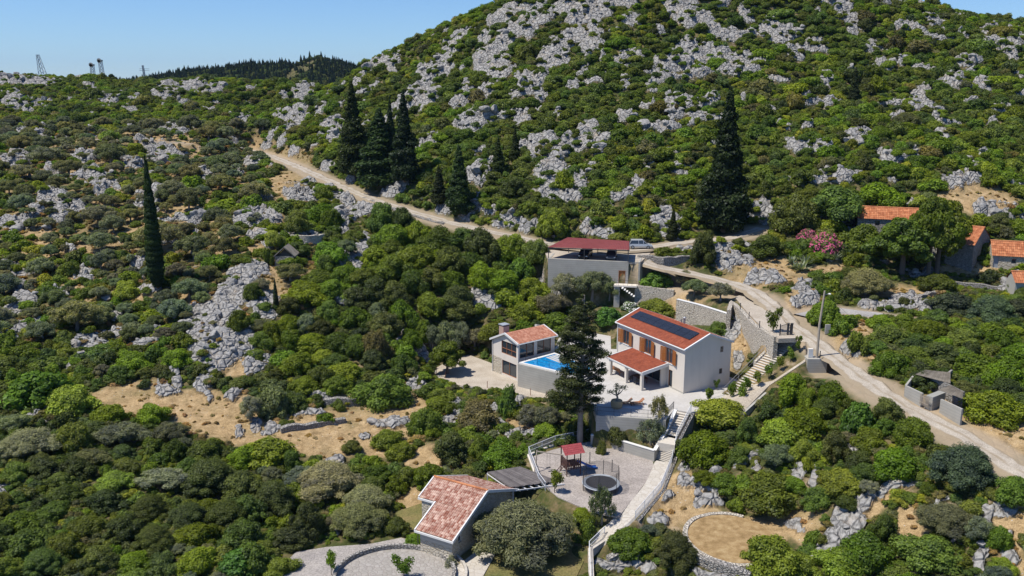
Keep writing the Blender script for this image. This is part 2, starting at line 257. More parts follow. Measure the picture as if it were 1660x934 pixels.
f1, f2, hid = worley(wx/6.5, wy/5.2, 70); g1, g2, gid = worley(wx/2.3+f1, wy/1.7, 80)
terr_ = fbm(X4/9, Y4/9, 140, 3)*5+Z4*.9; ledge = (terr_-np.floor(terr_)); ledge = sstep(0, .35, ledge)-sstep(.75, 1, ledge)
karst = 1.3*(.35+hid)*(1-.5*f1)+.8*ledge+.5*(gid-.3)*(1-g1*.6)-1.1*(1-sstep(.0, .10, f2-f1))-.45*(1-sstep(0, .12, g2-g1))-.3+.5*(fbm(X4*1.1, Y4*1.1, 150, 3)-.5)
amp = sstep(80, 220, Y4)*.85+.36
Z4 += rockm*np.maximum(karst, -.5)*amp*(1-sstep(0.2, .9, roadm))
Z4 += (1-BUILT)*(1-rockm)*(fbm(X4/1.5, Y4/1.5, 90, 2)-.5)*.35
GZ[:NEAR] = Z4
def gz(x, y): return grid_lookup(GZ[:NEAR], Ss, Ys[:NEAR], np.asarray(x, float), np.asarray(y, float))
def gsm(x, y): return grid_lookup(Z_smooth, Ss, Ys[:NEAR], np.asarray(x, float), np.asarray(y, float))
def look(M, x, y): return grid_lookup(M, Ss, Ys[:NEAR], np.asarray(x, float), np.asarray(y, float))
def ground(px, py):
    h = first_hit(px, py, GZ); return h
# ------------------------------------------------------------------ materials
MATS = {}
def newmat(name):
    m = bpy.data.materials.new(name); m.use_nodes = True; MATS[name] = m; return m, m.node_tree, m.node_tree.nodes['Principled BSDF']
def N(t, ty, **kw):
    n = t.nodes.new(ty)
    for a, b in kw.items(): setattr(n, a, b)
    return n
def ramp(t, src, stops):
    r = N(t, 'ShaderNodeValToRGB'); e = r.color_ramp.elements
    while len(e) < len(stops): e.new(0.5)
    for i, (p, c) in enumerate(stops): e[i].position = p; e[i].color = (*c, 1) if len(c) == 3 else c
    t.links.new(src, r.inputs[0]); return r.outputs[0]
def mixc(t, f, a, b, mode='MIX'):
    n = N(t, 'ShaderNodeMix', data_type='RGBA', blend_type=mode)
    for i, v in ((0, f), (6, a), (7, b)):
        if hasattr(v, 'links'): t.links.new(v, n.inputs[i])
        elif i == 0: n.inputs[0].default_value = v
        else: n.inputs[i].default_value = (*v, 1)
    return n.outputs[2]
def noise(t, scale, vec=None, detail=4, rough=.55):
    n = N(t, 'ShaderNodeTexNoise'); n.inputs['Scale'].default_value = scale; n.inputs['Detail'].default_value = detail; n.inputs['Roughness'].default_value = rough
    if vec is not None: t.links.new(vec, n.inputs['Vector'])
    return n.outputs['Fac']
def voro(t, scale, vec=None, feature='F1', out='Distance'):
    n = N(t, 'ShaderNodeTexVoronoi', feature=feature); n.inputs['Scale'].default_value = scale
    if vec is not None: t.links.new(vec, n.inputs['Vector'])
    return n.outputs[out]
def bump(t, b, h, strength=.5, dist=.1):
    n = N(t, 'ShaderNodeBump'); n.inputs['Strength'].default_value = strength; n.inputs['Distance'].default_value = dist
    t.links.new(h, n.inputs['Height']); t.links.new(n.outputs[0], b.inputs['Normal'])
def objco(t): return N(t, 'ShaderNodeTexCoord').outputs['Object']
def geopos(t): return N(t, 'ShaderNodeNewGeometry').outputs['Position']
def attr(t, name, ty='GEOMETRY', out='Fac'):
    n = N(t, 'ShaderNodeAttribute', attribute_name=name, attribute_type=ty); return n.outputs[out]
def plain(name, col, rough=.6, var=.12, scale=3., metal=0., spec=.3, bmp=0.):
    m, t, b = newmat(name); v = geopos(t)
    c = mixc(t, noise(t, scale, v), tuple(max(0, x*(1-var*1.3)) for x in col), tuple(min(1, x*(1+var)) for x in col))
    t.links.new(c, b.inputs['Base Color']); b.inputs['Roughness'].default_value = rough; b.inputs['Metallic'].default_value = metal; b.inputs['Specular IOR Level'].default_value = spec
    if bmp: bump(t, b, noise(t, scale*4, v), bmp, .03)
    return m
def masonry(name, ca, cb, mortar, scale=2.6, stretch=(1, 1, 1.7), edge=.06, bmp=.7):
    m, t, b = newmat(name); mp = N(t, 'ShaderNodeMapping'); mp.inputs['Scale'].default_value = stretch; t.links.new(geopos(t), mp.inputs[0]); v = mp.outputs[0]
    e = voro(t, scale, v, 'DISTANCE_TO_EDGE'); cell = voro(t, scale, v, 'F1', 'Color')
    s = N(t, 'ShaderNodeSeparateColor'); t.links.new(cell, s.inputs[0])
    c = mixc(t, s.outputs[0], ca, cb); c = mixc(t, noise(t, 9, v), c, tuple(x*.75 for x in ca))
    g = ramp(t, e, [(0, (1, 1, 1)), (edge, (0, 0, 0))]); c = mixc(t, g, c, mortar)
    t.links.new(c, b.inputs['Base Color']); b.inputs['Roughness'].default_value = .9; b.inputs['Specular IOR Level'].default_value = .15
    bump(t, b, ramp(t, e, [(0, (0, 0, 0)), (edge*2.5, (1, 1, 1))]), bmp, .12); return m
def leafmat(name, trans=.36):
    m, t, b = newmat(name); t.nodes.remove(b); out = t.nodes['Material Output']
    tint = attr(t, 'tint', 'INSTANCER', 'Color'); lv = attr(t, 'lv')
    mul = N(t, 'ShaderNodeVectorMath', operation='SCALE'); t.links.new(tint, mul.inputs[0]); t.links.new(lv, mul.inputs['Scale'])
    warm = mixc(t, ramp(t, lv, [(.8, (0, 0, 0)), (1.7, (1, 1, 1))]), mul.outputs[0], (1.12, 1.06, .7), 'MULTIPLY')
    df = N(t, 'ShaderNodeBsdfDiffuse'); tr = N(t, 'ShaderNodeBsdfTranslucent'); gl = N(t, 'ShaderNodeBsdfGlossy'); gl.inputs['Roughness'].default_value = .5; gl.inputs[0].default_value = (.8, .85, .9, 1)
    t.links.new(warm, df.inputs[0]); tc = mixc(t, 1.0, warm, (1.1, 1.2, .5), 'MULTIPLY'); t.links.new(tc, tr.inputs[0])
    mx = N(t, 'ShaderNodeMixShader'); mx.inputs[0].default_value = trans; t.links.new(df.outputs[0], mx.inputs[1]); t.links.new(tr.outputs[0], mx.inputs[2])
    m2 = N(t, 'ShaderNodeMixShader'); m2.inputs[0].default_value = .012; t.links.new(mx.outputs[0], m2.inputs[1]); t.links.new(gl.outputs[0], m2.inputs[2])
    t.links.new(m2.outputs[0], out.inputs[0]); return m
leafmat('leaves')
plain('bark', (.16, .12, .09), .9, .3, 2.5, bmp=.6); plain('bark_grey', (.23, .2, .17), .9, .3, 3, bmp=.6)
m = plain('render_white', (.62, .57, .505), .85, .05, .8); t = m.node_tree; b = t.nodes['Principled BSDF']; old = b.inputs['Base Color'].links[0].from_socket; mp = N(t, 'ShaderNodeMapping'); mp.inputs['Scale'].default_value = (1, 1, .12); t.links.new(geopos(t), mp.inputs[0]); t.links.new(mixc(t, ramp(t, noise(t, 1.6, mp.outputs[0], 6), [(.5, (0, 0, 0)), (.8, (.3, .3, .3))]), old, (.44, .40, .34)), b.inputs['Base Color'])
plain('render_grey', (.38, .365, .33), .85, .08, 1.2)
plain('trim_white', (.64, .635, .62), .6, .04); plain('white_metal', (.62, .63, .65), .4, .03)
plain('dark_metal', (.06, .06, .065), .5, .1, metal=.3); plain('grey_metal', (.35, .36, .38), .4, .1, metal=.5)
plain('wood_shutter', (.30, .11, .03), .55, .2, 4); plain('wood_brown', (.28, .12, .06), .6, .25, 5); plain('wood_dark', (.10, .05, .04), .7, .25, 5); plain('wood_pole', (.36, .31, .25), .8, .2, 6)
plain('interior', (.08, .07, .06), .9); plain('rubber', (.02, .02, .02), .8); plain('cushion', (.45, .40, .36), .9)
plain('blue_plastic', (.03, .16, .55), .35, .05); plain('pot_straw', (.46, .33, .18), .9, .25, 12, bmp=.5); plain('soil', (.30, .20, .12), .95, .3, 3)
plain('slate_cap', (.30, .33, .37), .5, .1); plain('curtain', (.6, .6, .6), .9)
plain('car_silver', (.52, .53, .54), .3, .03, metal=.4, spec=.5); plain('car_black', (.02, .02, .023), .2, .03, spec=.6); plain('car_grey', (.20, .21, .23), .25, .03, metal=.4, spec=.5)
plain('lamp_glass', (.7, .7, .66), .2); plain('flower_pink', (.50, .10, .20), .7, .35, 2.); plain('flower_white', (.75, .74, .7), .7, .1)
m, t, b = newmat('glass'); b.inputs['Base Color'].default_value = (.03, .04, .05, 1); b.inputs['Roughness'].default_value = .06; b.inputs['Specular IOR Level'].default_value = .8
m, t, b = newmat('solar'); bt = N(t, 'ShaderNodeTexBrick', offset=0.0); t.links.new(objco(t), bt.inputs[0])
bt.inputs['Color1'].default_value = (.012, .014, .022, 1); bt.inputs['Color2'].default_value = (.015, .018, .027, 1); bt.inputs['Mortar'].default_value = (.06, .065, .07, 1); bt.inputs['Scale'].default_value = 1; bt.inputs['Brick Width'].default_value = .16; bt.inputs['Row Height'].default_value = .16; bt.inputs['Mortar Size'].default_value = .006
t.links.new(bt.outputs[0], b.inputs['Base Color']); b.inputs['Roughness'].default_value = .18
m, t, b = newmat('water'); v = geopos(t); c = mixc(t, ramp(t, voro(t, 1.6, v, 'DISTANCE_TO_EDGE'), [(0, (1, 1, 1)), (.18, (0, 0, 0))]), (.0, .16, .42), (.02, .27, .55)); t.links.new(c, b.inputs['Base Color']); b.inputs['Roughness'].default_value = .08; bump(t, b, noise(t, 2.2, v), .12, .1)
plain('pool_tile', (.03, .22, .5), .3, .1)
masonry('stone_cream', (.50, .45, .36), (.62, .58, .5), (.34, .28, .2), 2.2)
masonry('stone_old', (.25, .24, .22), (.42, .40, .37), (.10, .09, .08), 2.3)
masonry('dry_stone', (.34, .32, .29), (.55, .53, .50), (.08, .07, .06), 3.0, (1, 1, 1.5), .09, 1.0)
masonry('dry_stone_pale', (.56, .51, .43), (.76, .70, .61), (.17, .14, .11), 3.2, (1, 1, 1.5), .07, .9)
masonry('cobble', (.32, .30, .27), (.45, .42, .39), (.25, .22, .2), 2.2, (1, 1, 1), .06, .4)
masonry('paving', (.48, .46, .43), (.55, .535, .51), (.38, .36, .33), 1.1, (1, 1, 1), .025, .1)
masonry('flagstone', (.50, .46, .40), (.60, .57, .52), (.32, .28, .23), 1.5, (1, 1, 1), .04, .25)
plain('steps_stone', (.52, .48, .42), .9, .12, 3); plain('step_riser', (.43, .39, .33), .9, .15, 3)
m, t, b = newmat('concrete'); v = geopos(t); c = mixc(t, noise(t, .7, v, 6), (.25, .24, .215), (.42, .405, .365)); wv = N(t, 'ShaderNodeTexWave', bands_direction='Z'); wv.inputs['Scale'].default_value = .9; wv.inputs['Distortion'].default_value = 1.2; t.links.new(v, wv.inputs[0]); c = mixc(t, ramp(t, wv.outputs['Fac'], [(0, (.5, .5, .5)), (.12, (0, 0, 0))]), c, (.2, .21, .2)); t.links.new(c, b.inputs['Base Color']); b.inputs['Roughness'].default_value = .9
m, t, b = newmat('brick'); bt = N(t, 'ShaderNodeTexBrick'); t.links.new(objco(t), bt.inputs[0]); bt.inputs['Scale'].default_value = 5; bt.inputs['Color1'].default_value = (.36, .17, .11, 1); bt.inputs['Color2'].default_value = (.44, .22, .15, 1); bt.inputs['Mortar'].default_value = (.4, .34, .3, 1); t.links.new(bt.outputs[0], b.inputs['Base Color']); b.inputs['Roughness'].default_value = .9
def tilemat(name, ca, cb, dark=.5):
    m, t, b = newmat(name); lv = attr(t, 'lv'); c = mixc(t, lv, ca, cb); c = mixc(t, ramp(t, noise(t, 1.3, geopos(t), 5), [(.45, (0, 0, 0)), (.8, (1, 1, 1))]), c, tuple(x*dark for x in ca))
    t.links.new(c, b.inputs['Base Color']); b.inputs['Roughness'].default_value = .85; b.inputs['Specular IOR Level'].default_value = .2; return m
tilemat('tile_red', (.22, .058, .032), (.30, .088, .048), .8); tilemat('tile_mixed', (.27, .105, .07), (.58, .42, .34), .75); tilemat('tile_pool', (.33, .13, .08), (.50, .26, .18), .8)
tilemat('tile_old', (.34, .115, .05), (.50, .21, .10), .6); tilemat('sheet_red', (.17, .042, .042), (.21, .055, .055), .85); tilemat('sheet_fibre', (.17, .15, .12), (.26, .23, .19), .6); tilemat('reed', (.10, .09, .09), (.17, .155, .15), .7); tilemat('fibre_play', (.26, .05, .055), (.32, .07, .075), .9)
def groundmat(name, stops, scale=1., bmp=.3):
    m, t, b = newmat(name); v = geopos(t); c = ramp(t, noise(t, .35*scale, v, 8, .65), stops)
    sp = ramp(t, noise(t, 7*scale, v, 3), [(.35, (.72, .72, .72)), (.65, (1.15, 1.15, 1.15))]); c = mixc(t, 1., c, sp, 'MULTIPLY')
    t.links.new(c, b.inputs['Base Color']); b.inputs['Roughness'].default_value = .95; b.inputs['Specular IOR Level'].default_value = .1; bump(t, b, noise(t, 6*scale, v), bmp, .05); return m
groundmat('gravel_pale', [(.3, (.34, .29, .23)), (.7, (.48, .43, .36))]); groundmat('gravel_play', [(.3, (.27, .24, .22)), (.7, (.40, .36, .33))])
m = groundmat('road_pale', [(.3, (.30, .255, .20)), (.5, (.40, .355, .295)), (.7, (.47, .42, .35))], 1.3); t = m.node_tree; b = t.nodes['Principled BSDF']; old = b.inputs['Base Color'].links[0].from_socket; ad = N(t, 'ShaderNodeMath', operation='MULTIPLY_ADD'); t.links.new(noise(t, .6, geopos(t), 5), ad.inputs[0]); ad.inputs[1].default_value = .5; t.links.new(attr(t, 'lv'), ad.inputs[2]); t.links.new(mixc(t, ramp(t, ad.outputs[0], [(.22, (.75, .75, .75)), (.42, (0, 0, 0)), (.85, (0, 0, 0)), (1.0, (.8, .8, .8))]), old, (.24, .19, .125)), b.inputs['Base Color']); groundmat('road_grey', [(.3, (.26, .25, .24)), (.7, (.38, .36, .34))])
groundmat('drive_grey', [(.3, (.26, .24, .23)), (.7, (.38, .35, .32))]); groundmat('lawn', [(.3, (.09, .11, .035)), (.55, (.17, .15, .06)), (.8, (.27, .19, .10))], .8); groundmat('straw', [(.32, (.22, .145, .065)), (.5, (.33, .225, .11)), (.68, (.43, .32, .17))], 3.5, 1.)
# terrain material
m, t, b = newmat('hillside'); v = geopos(t); rk = attr(t, 'rock'); dr = attr(t, 'dry'); pv = attr(t, 'bare')
n1 = noise(t, .5, v, 8, .65); n2 = noise(t, 2.4, v, 6, .6); n3 = noise(t, .09, v, 4)
rc = ramp(t, n2, [(.28, (.115, .11, .105)), (.40, (.225, .22, .212)), (.52, (.305, .30, .29)), (.72, (.41, .40, .385))])
crk = ramp(t, voro(t, .9, v, 'DISTANCE_TO_EDGE'), [(0, (.45, .45, .46)), (.07, (1, 1, 1))]); rc = mixc(t, 1., rc, crk, 'MULTIPLY')
rc = mixc(t, ramp(t, n1, [(.55, (0, 0, 0)), (.7, (.6, .6, .6))]), rc, (.40, .33, .25))
scrub = ramp(t, n1, [(.3, (.035, .045, .014)), (.45, (.06, .07, .022)), (.58, (.14, .11, .055)), (.72, (.30, .24, .17))])
dryc = ramp(t, noise(t, .8, v, 9, .72), [(.3, (.17, .12, .06)), (.43, (.31, .22, .115)), (.56, (.41, .295, .16)), (.75, (.49, .38, .24))]); dryc = mixc(t, ramp(t, noise(t, .22, v, 6, .7), [(.5, (0, 0, 0)), (.72, (.75, .75, .75))]), dryc, (.20, .165, .08)); dryc = mixc(t, 1., dryc, ramp(t, noise(t, 9, v, 3, .7), [(.35, (.6, .58, .55)), (.6, (1.1, 1.1, 1.1))]), 'MULTIPLY'); dryc = mixc(t, ramp(t, voro(t, 1.3, v), [(.06, (.8, .8, .8)), (.12, (0, 0, 0))]), dryc, (.40, .39, .37))
c = mixc(t, dr, scrub, dryc); c = mixc(t, ramp(t, pv, [(0, (0, 0, 0)), (1, (1, 1, 1))]), c, (.33, .265, .19))
edge = N(t, 'ShaderNodeMath', operation='ADD'); t.links.new(rk, edge.inputs[0]); q = N(t, 'ShaderNodeMath', operation='MULTIPLY_ADD'); t.links.new(n2, q.inputs[0]); q.inputs[1].default_value = .9; q.inputs[2].default_value = -.45; t.links.new(q.outputs[0], edge.inputs[1])
c = mixc(t, ramp(t, edge.outputs[0], [(.35, (0, 0, 0)), (.5, (1, 1, 1))]), c, rc)
t.links.new(c, b.inputs['Base Color']); b.inputs['Roughness'].default_value = .95; b.inputs['Specular IOR Level'].default_value = .1
hh = N(t, 'ShaderNodeMath', operation='ADD'); t.links.new(n2, hh.inputs[0]); t.links.new(ramp(t, voro(t, .9, v, 'DISTANCE_TO_EDGE'), [(0, (0, 0, 0)), (.15, (1, 1, 1))]), hh.inputs[1]); mk = N(t, 'ShaderNodeMath', operation='MULTIPLY'); t.links.new(hh.outputs[0], mk.inputs[0]); t.links.new(ramp(t, rk, [(0, (.12, .12, .12)), (.5, (1, 1, 1))]), mk.inputs[1]); bump(t, b, mk.outputs[0], .8, .35)
m, t, b = newmat('limestone'); v = geopos(t); oi = N(t, 'ShaderNodeObjectInfo').outputs['Random']; rc = ramp(t, noise(t, 1.7, v, 7, .62), [(.3, (.115, .11, .105)), (.45, (.225, .22, .212)), (.62, (.305, .30, .29)), (.8, (.40, .39, .375))]); rc = mixc(t, ramp(t, noise(t, .6, v, 5), [(.55, (0, 0, 0)), (.75, (.5, .5, .5))]), rc, (.42, .35, .27)); t.links.new(rc, b.inputs['Base Color']); b.inputs['Roughness'].default_value = .95; bump(t, b, noise(t, 3, v, 7), .7, .2)
# ------------------------------------------------------------------ object helpers
def tag(o, label=None, cat=None, group=None, kind=None):
    if label: o['label'] = label
    if cat: o['category'] = cat
    if group: o['group'] = group
    if kind: o['kind'] = kind
    return o
def thing(name, label, cat, loc=(0, 0, 0), rotz=0, group=None):
    o = bpy.data.objects.new(name, None); C.objects.link(o); o.location = loc; o.rotation_euler = (0, 0, rotz); o.empty_display_size = .2
    return tag(o, label, cat, group)
class MB:
    def __init__(s): s.v = []; s.f = []; s.lv = []; s.smooth = False
    def add(s, vs, fs, lv=1.):
        o = len(s.v); s.v += [tuple(map(float, p)) for p in vs]; s.f += [tuple(i+o for i in f) for f in fs]; s.lv += [lv]*len(vs); return s
    def box(s, x0, y0, z0, x1, y1, z1):
        return s.add([(x, y, z) for z in (z0, z1) for y in (y0, y1) for x in (x0, x1)], [(0, 2, 3, 1), (4, 5, 7, 6), (0, 1, 5, 4), (2, 6, 7, 3), (0, 4, 6, 2), (1, 3, 7, 5)])
    def prism(s, poly, z0, z1):
        n = len(poly); z0f = z0 if callable(z0) else (lambda x, y: z0); z1f = z1 if callable(z1) else (lambda x, y: z1)
        a = sum(poly[i][0]*poly[(i+1) % n][1]-poly[(i+1) % n][0]*poly[i][1] for i in range(n))
        if a < 0: poly = poly[::-1]
        vs = [(p[0], p[1], z0f(p[0], p[1])) for p in poly]+[(p[0], p[1], z1f(p[0], p[1])) for p in poly]
        return s.add(vs, [tuple(range(n))[::-1], tuple(range(n, 2*n))]+[(i, (i+1) % n, n+(i+1) % n, n+i) for i in range(n)])
    def bar(s, a, b, wd, hg=None, up=(0, 0, 1)):
        a = Vector(a); b = Vector(b); hg = hg or wd; d = (b-a).normalized(); u = Vector(up)
        if abs(d.dot(u)) > .99: u = Vector((1, 0, 0))
        r = d.cross(u).normalized()*wd/2; q = r.cross(d).normalized()*hg/2
        vs = [p+i*r+j*q for p in (a, b) for i, j in ((-1, -1), (1, -1), (1, 1), (-1, 1))]
        return s.add(vs, [(0, 1, 2, 3), (7, 6, 5, 4), (0, 4, 5, 1), (1, 5, 6, 2), (2, 6, 7, 3), (3, 7, 4, 0)])
    def tube(s, pts, rad, n=8, caps=True):
        pts = [Vector(p) for p in pts]; rad = rad if isinstance(rad, (list, tuple)) else [rad]*len(pts); vs = []
        for i, p in enumerate(pts):
            d = (pts[min(i+1, len(pts)-1)]-pts[max(i-1, 0)]).normalized(); u = Vector((0, 0, 1)) if abs(d.z) < .9 else Vector((1, 0, 0)); r = d.cross(u).normalized(); q = r.cross(d)
            vs += [p+rad[i]*(math.cos(2*math.pi*k/n)*r+math.sin(2*math.pi*k/n)*q) for k in range(n)]
        fs = [(i*n+k, i*n+(k+1) % n, (i+1)*n+(k+1) % n, (i+1)*n+k) for i in range(len(pts)-1) for k in range(n)]
        if caps: fs += [tuple(range(n))[::-1], tuple(range((len(pts)-1)*n, len(pts)*n))]
        return s.add(vs, fs)
    def lathe(s, prof, n=20, c=(0, 0)):
        vs = [(c[0]+r*math.cos(2*math.pi*k/n), c[1]+r*math.sin(2*math.pi*k/n), z) for r, z in prof for k in range(n)]
        fs = [(i*n+k, i*n+(k+1) % n, (i+1)*n+(k+1) % n, (i+1)*n+k) for i in range(len(prof)-1) for k in range(n)]
        return s.add(vs, fs)
    def build(s, name, mat, parent=None, **kw):
        me = bpy.data.meshes.new(name); me.from_pydata(s.v, [], s.f); me.materials.append(MATS[mat])
        a = me.attributes.new('lv', 'FLOAT', 'POINT'); a.data.foreach_set('value', s.lv)
        if kw.pop('smooth', False): me.polygons.foreach_set('use_smooth', [True]*len(me.polygons))
        o = bpy.data.objects.new(name, me); C.objects.link(o); o.parent = parent
        return tag(o, **kw) if kw else o
def wall_line(pts, z0, z1, th, name, mat, label, cat='wall', closed=False, top_mat=None, group=None, rough=0.):
    "a wall following pts; z0, z1 numbers or functions of x, y"
    f0 = z0 if callable(z0) else (lambda x, y: z0); f1_ = z1 if callable(z1) else (lambda x, y: z1)
    zp = [p[2] if len(p) > 2 else 0 for p in pts]; own = z1 is None
    pts = [np.array(p[:2], float) for p in pts]; n = len(pts); Lf, Rt = [], []
    if own: f1_ = lambda x, y: zp[int(np.argmin([abs(p[0]-x)+abs(p[1]-y) for p in pts]))]
    for i in range(n):
        a = pts[(i-1) % n] if (closed or i > 0) else pts[i]; b_ = pts[(i+1) % n] if (closed or i < n-1) else pts[i]
        d_ = b_-a; d_ = d_/np.linalg.norm(d_); nn = np.array([-d_[1], d_[0]])*th/2; Lf.append(pts[i]+nn); Rt.append(pts[i]-nn)
    vs = []
    for i in range(n):
        dz = random.uniform(-rough, rough); x, y = pts[i]; a, b_ = f0(x, y), f1_(x, y)+dz
        vs += [(*Lf[i], a), (*Rt[i], a), (*Rt[i], b_), (*Lf[i], b_)]
    fs = []
    for i in range(n if closed else n-1):
        j = (i+1) % n; fs += [(4*i+k, 4*j+k, 4*j+(k+1) % 4, 4*i+(k+1) % 4) for k in range(4)]
    if not closed: fs += [(3, 2, 1, 0), tuple(4*(n-1)+k for k in range(4))]
    fs = [f[::-1] for f in fs]
    o = MB().add(vs, fs).build(name, mat, label=label, cat=cat, group=group)
    if top_mat:
        cp = MB()
        for i in range(n if closed else n-1):
            a, b_ = pts[i], pts[(i+1) % n]; cp.bar((*a, f1_(*a)+.035), (*b_, f1_(*b_)+.035), th+.08, .07)
        cp.build('coping', top_mat, o)
    return o
def resample(pts, step):
    out = [np.array(pts[0], float)]
    for a, b_ in zip(pts[:-1], pts[1:]):
        a = np.array(a, float); b_ = np.array(b_, float); n = max(1, int(np.linalg.norm(b_[:2]-a[:2])/step))
        out += [a+(b_-a)*k/n for k in range(1, n+1)]
    return out
def slab(name, poly, z, mat, th=.35):
    return MB().prism([p[:2] for p in poly], z-th, z).build(name, mat, kind='structure')
def ribbon(name, pts, hw, mat, lift=.02, edge_rough=.42, parent=None):
    n = len(pts); vs = []; cols = 9
    for i in range(n):
        a = np.array(pts[max(i-1, 0)]); b_ = np.array(pts[min(i+1, n-1)]); d_ = (b_-a)[:2]; d_ /= np.linalg.norm(d_)+1e-9; nn = np.array([-d_[1], d_[0]])
        l = hw+edge_rough*(math.sin(i*.7)+math.sin(i*1.9+1))*.5; r = hw+edge_rough*(math.sin(i*.83+2)+math.sin(i*2.3))*.5
        for c_ in range(cols):
            u = -r+(l+r)*c_/(cols-1); q = np.array(pts[i][:2])+nn*u; zz = pts[i][2]+lift-(.28 if c_ in (0, cols-1) else 0)+(.0 if c_ in (0, cols-1) else .01*math.sin(i*3.1+c_)); vs.append((q[0], q[1], zz))
    lvs = [abs(2*c_/(cols-1)-1) for i in range(n) for c_ in range(cols)]
    fs = [(i*cols+c_, i*cols+c_+1, (i+1)*cols+c_+1, (i+1)*cols+c_) for i in range(n-1) for c_ in range(cols-1)]
    mb_ = MB().add(vs, [f[::-1] for f in fs]); mb_.lv = lvs; return mb_.build(name, mat, parent, kind='structure')
# ------------------------------------------------------------------ terrain mesh
me = bpy.data.meshes.new('ground'); NR = len(Ys)
vv = np.stack([GX, GY, GZ], -1).reshape(-1, 3).astype(np.float32)
ii, jj = np.meshgrid(np.arange(NR-1), np.arange(NS-1), indexing='ij'); a = (ii*NS+jj).ravel()
ff = np.stack([a, a+1, a+NS+1, a+NS], -1).astype(np.int32)
me.vertices.add(len(vv)); me.vertices.foreach_set('co', vv.ravel()); me.loops.add(ff.size); me.loops.foreach_set('vertex_index', ff.ravel())
me.polygons.add(len(ff)); me.polygons.foreach_set('loop_start', np.arange(0, ff.size, 4, dtype=np.int32)); me.update(calc_edges=True)
me.polygons.foreach_set('use_smooth', np.ones(len(ff), bool))
for nm, arr in (('rock', rockm), ('dry', drym), ('bare', roadm*.8)):
    full = np.zeros(GX.shape, np.float32); full[:NEAR] = arr; at_ = me.attributes.new(nm, 'FLOAT', 'POINT'); at_.data.foreach_set('value', full.ravel())
me.materials.append(MATS['hillside']); go = bpy.data.objects.new('ground', me); C.objects.link(go); tag(go, kind='structure')
# back part of the ground sheet, under and behind the viewpoint
bg = MB().add([(-22.1, 24, -50.5), (22.1, 24, -50.5), (9000, 24, -50.5), (9000, -9000, -52), (-9000, -9000, -52), (-9000, 24, -50.5)], [(0, 5, 4, 3, 2, 1)]).build('rear_ground', 'hillside', kind='structure')
# ------------------------------------------------------------------ roads, yards, terraces (setting)
ribbon('road', [p for p in road_main], 1.85, 'road_pale'); ribbon('upper_track', track_up, 1.5, 'road_pale', .05); ribbon('side_road', road_side, 1.4, 'road_grey', .03); ribbon('path', path_left, .9, 'road_pale')
slab('terrace', terrace_poly, T, 'paving', .5); slab('lower_patio', patio_poly, LOWP, 'gravel_pale', .5)
slab('playground_gravel', play_poly, -43.5, 'gravel_play', .2); slab('lawn', lawn_poly, -46.12, 'lawn', .4)
slab('driveway', drive_poly, -46.08, 'drive_grey', .5); slab('parking_deck', fore_poly, -28.84, 'gravel_pale', .4); slab('roadside_apron', apron_poly, -32.3, 'gravel_pale', .6)
ribbon('garden_path', walk, 1.15, 'flagstone', .04, .0)
slope_right = [P(1294,551,-33.5), P(1306,556,-33.6), P(1305,592,-35.2), P(1246,631,-38), P(1205,668,-39.6), P(1152,664,T), P(1172,642,T), P(1199,640,-39.2)]
MB().prism([p[:2] for p in slope_right], lambda x, y: float(slope_z(np.array([x]), np.array([y]))[0])-.6, lambda x, y: float(slope_z(np.array([x]), np.array([y]))[0])-.03).build('gravel_slope', 'gravel_pale', kind='structure')
# ------------------------------------------------------------------ building helpers in a building's own frame: x along front, y into depth
def tiled(p0, pu, pv, nu, nv, amp=.05, step=.03, sweep=0):
    "a roof slope: p0 eave corner, pu along eave, pv up the slope; ribs run up the slope, courses across"
    mb = MB(); p0, pu, pv = Vector(p0), Vector(pu), Vector(pv); nn = pu.cross(pv).normalized()
    if nn.z < 0: nn = -nn
    flip = pu.cross(pv).z < 0
    for j in range(nv):
        base = len(mb.v)
        for e, hh_ in ((0, step), (1, 0.)):
            for i in range(nu*3+1):
                a = (i % 3)/3; h = amp*math.sin(math.pi*a) if i % 3 else 0
                mb.v.append(tuple(p0+pu*(i/(nu*3))+pv*((j+e)/nv)+nn*(h+hh_))); mb.lv.append(0)
        W_ = nu*3+1
        for i in range(nu*3):
            f = (base+i, base+i+1, base+W_+i+1, base+W_+i); mb.f.append(f[::-1] if flip else f)
        for i in range(nu):
            r = random.random()
            for k in range(3):
                for q in (base+i*3+k, base+W_+i*3+k): mb.lv[q] = r
        if j:
            for i in range(nu*3): mb.f.append((base-W_+i, base-W_+i+1, base+i+1, base+i))
    return mb
def opening_y(parent, x0, x1, z0, z1, y, frame='wood_brown', glass='glass', nm='window', mull=2, rail=0, fw=.07, out=-1):
    "window in a wall facing -y (out=-1) at depth y"
    f = MB()
    for a in (x0, x1-fw): f.box(a, y+out*.05, z0, a+fw, y+.12, z1)
    for c_ in (z0, z1-fw): f.box(x0+fw, y+out*.05, c_, x1-fw, y+.12, c_+fw)
    for i in range(1, mull): c_ = x0+(x1-x0)*i/mull; f.box(c_-fw/2, y+out*.04, z0+fw, c_+fw/2, y+.10, z1-fw)
    if rail: c_ = z0+(z1-z0)*rail; f.box(x0+fw, y+out*.045, c_-fw/2, x1-fw, y+.11, c_+fw/2)
    o = f.build(nm, frame, parent); MB().box(x0+fw*.5, y+.03, z0+fw*.5, x1-fw*.5, y+.06, z1-fw*.5).build('pane', glass, o); return o
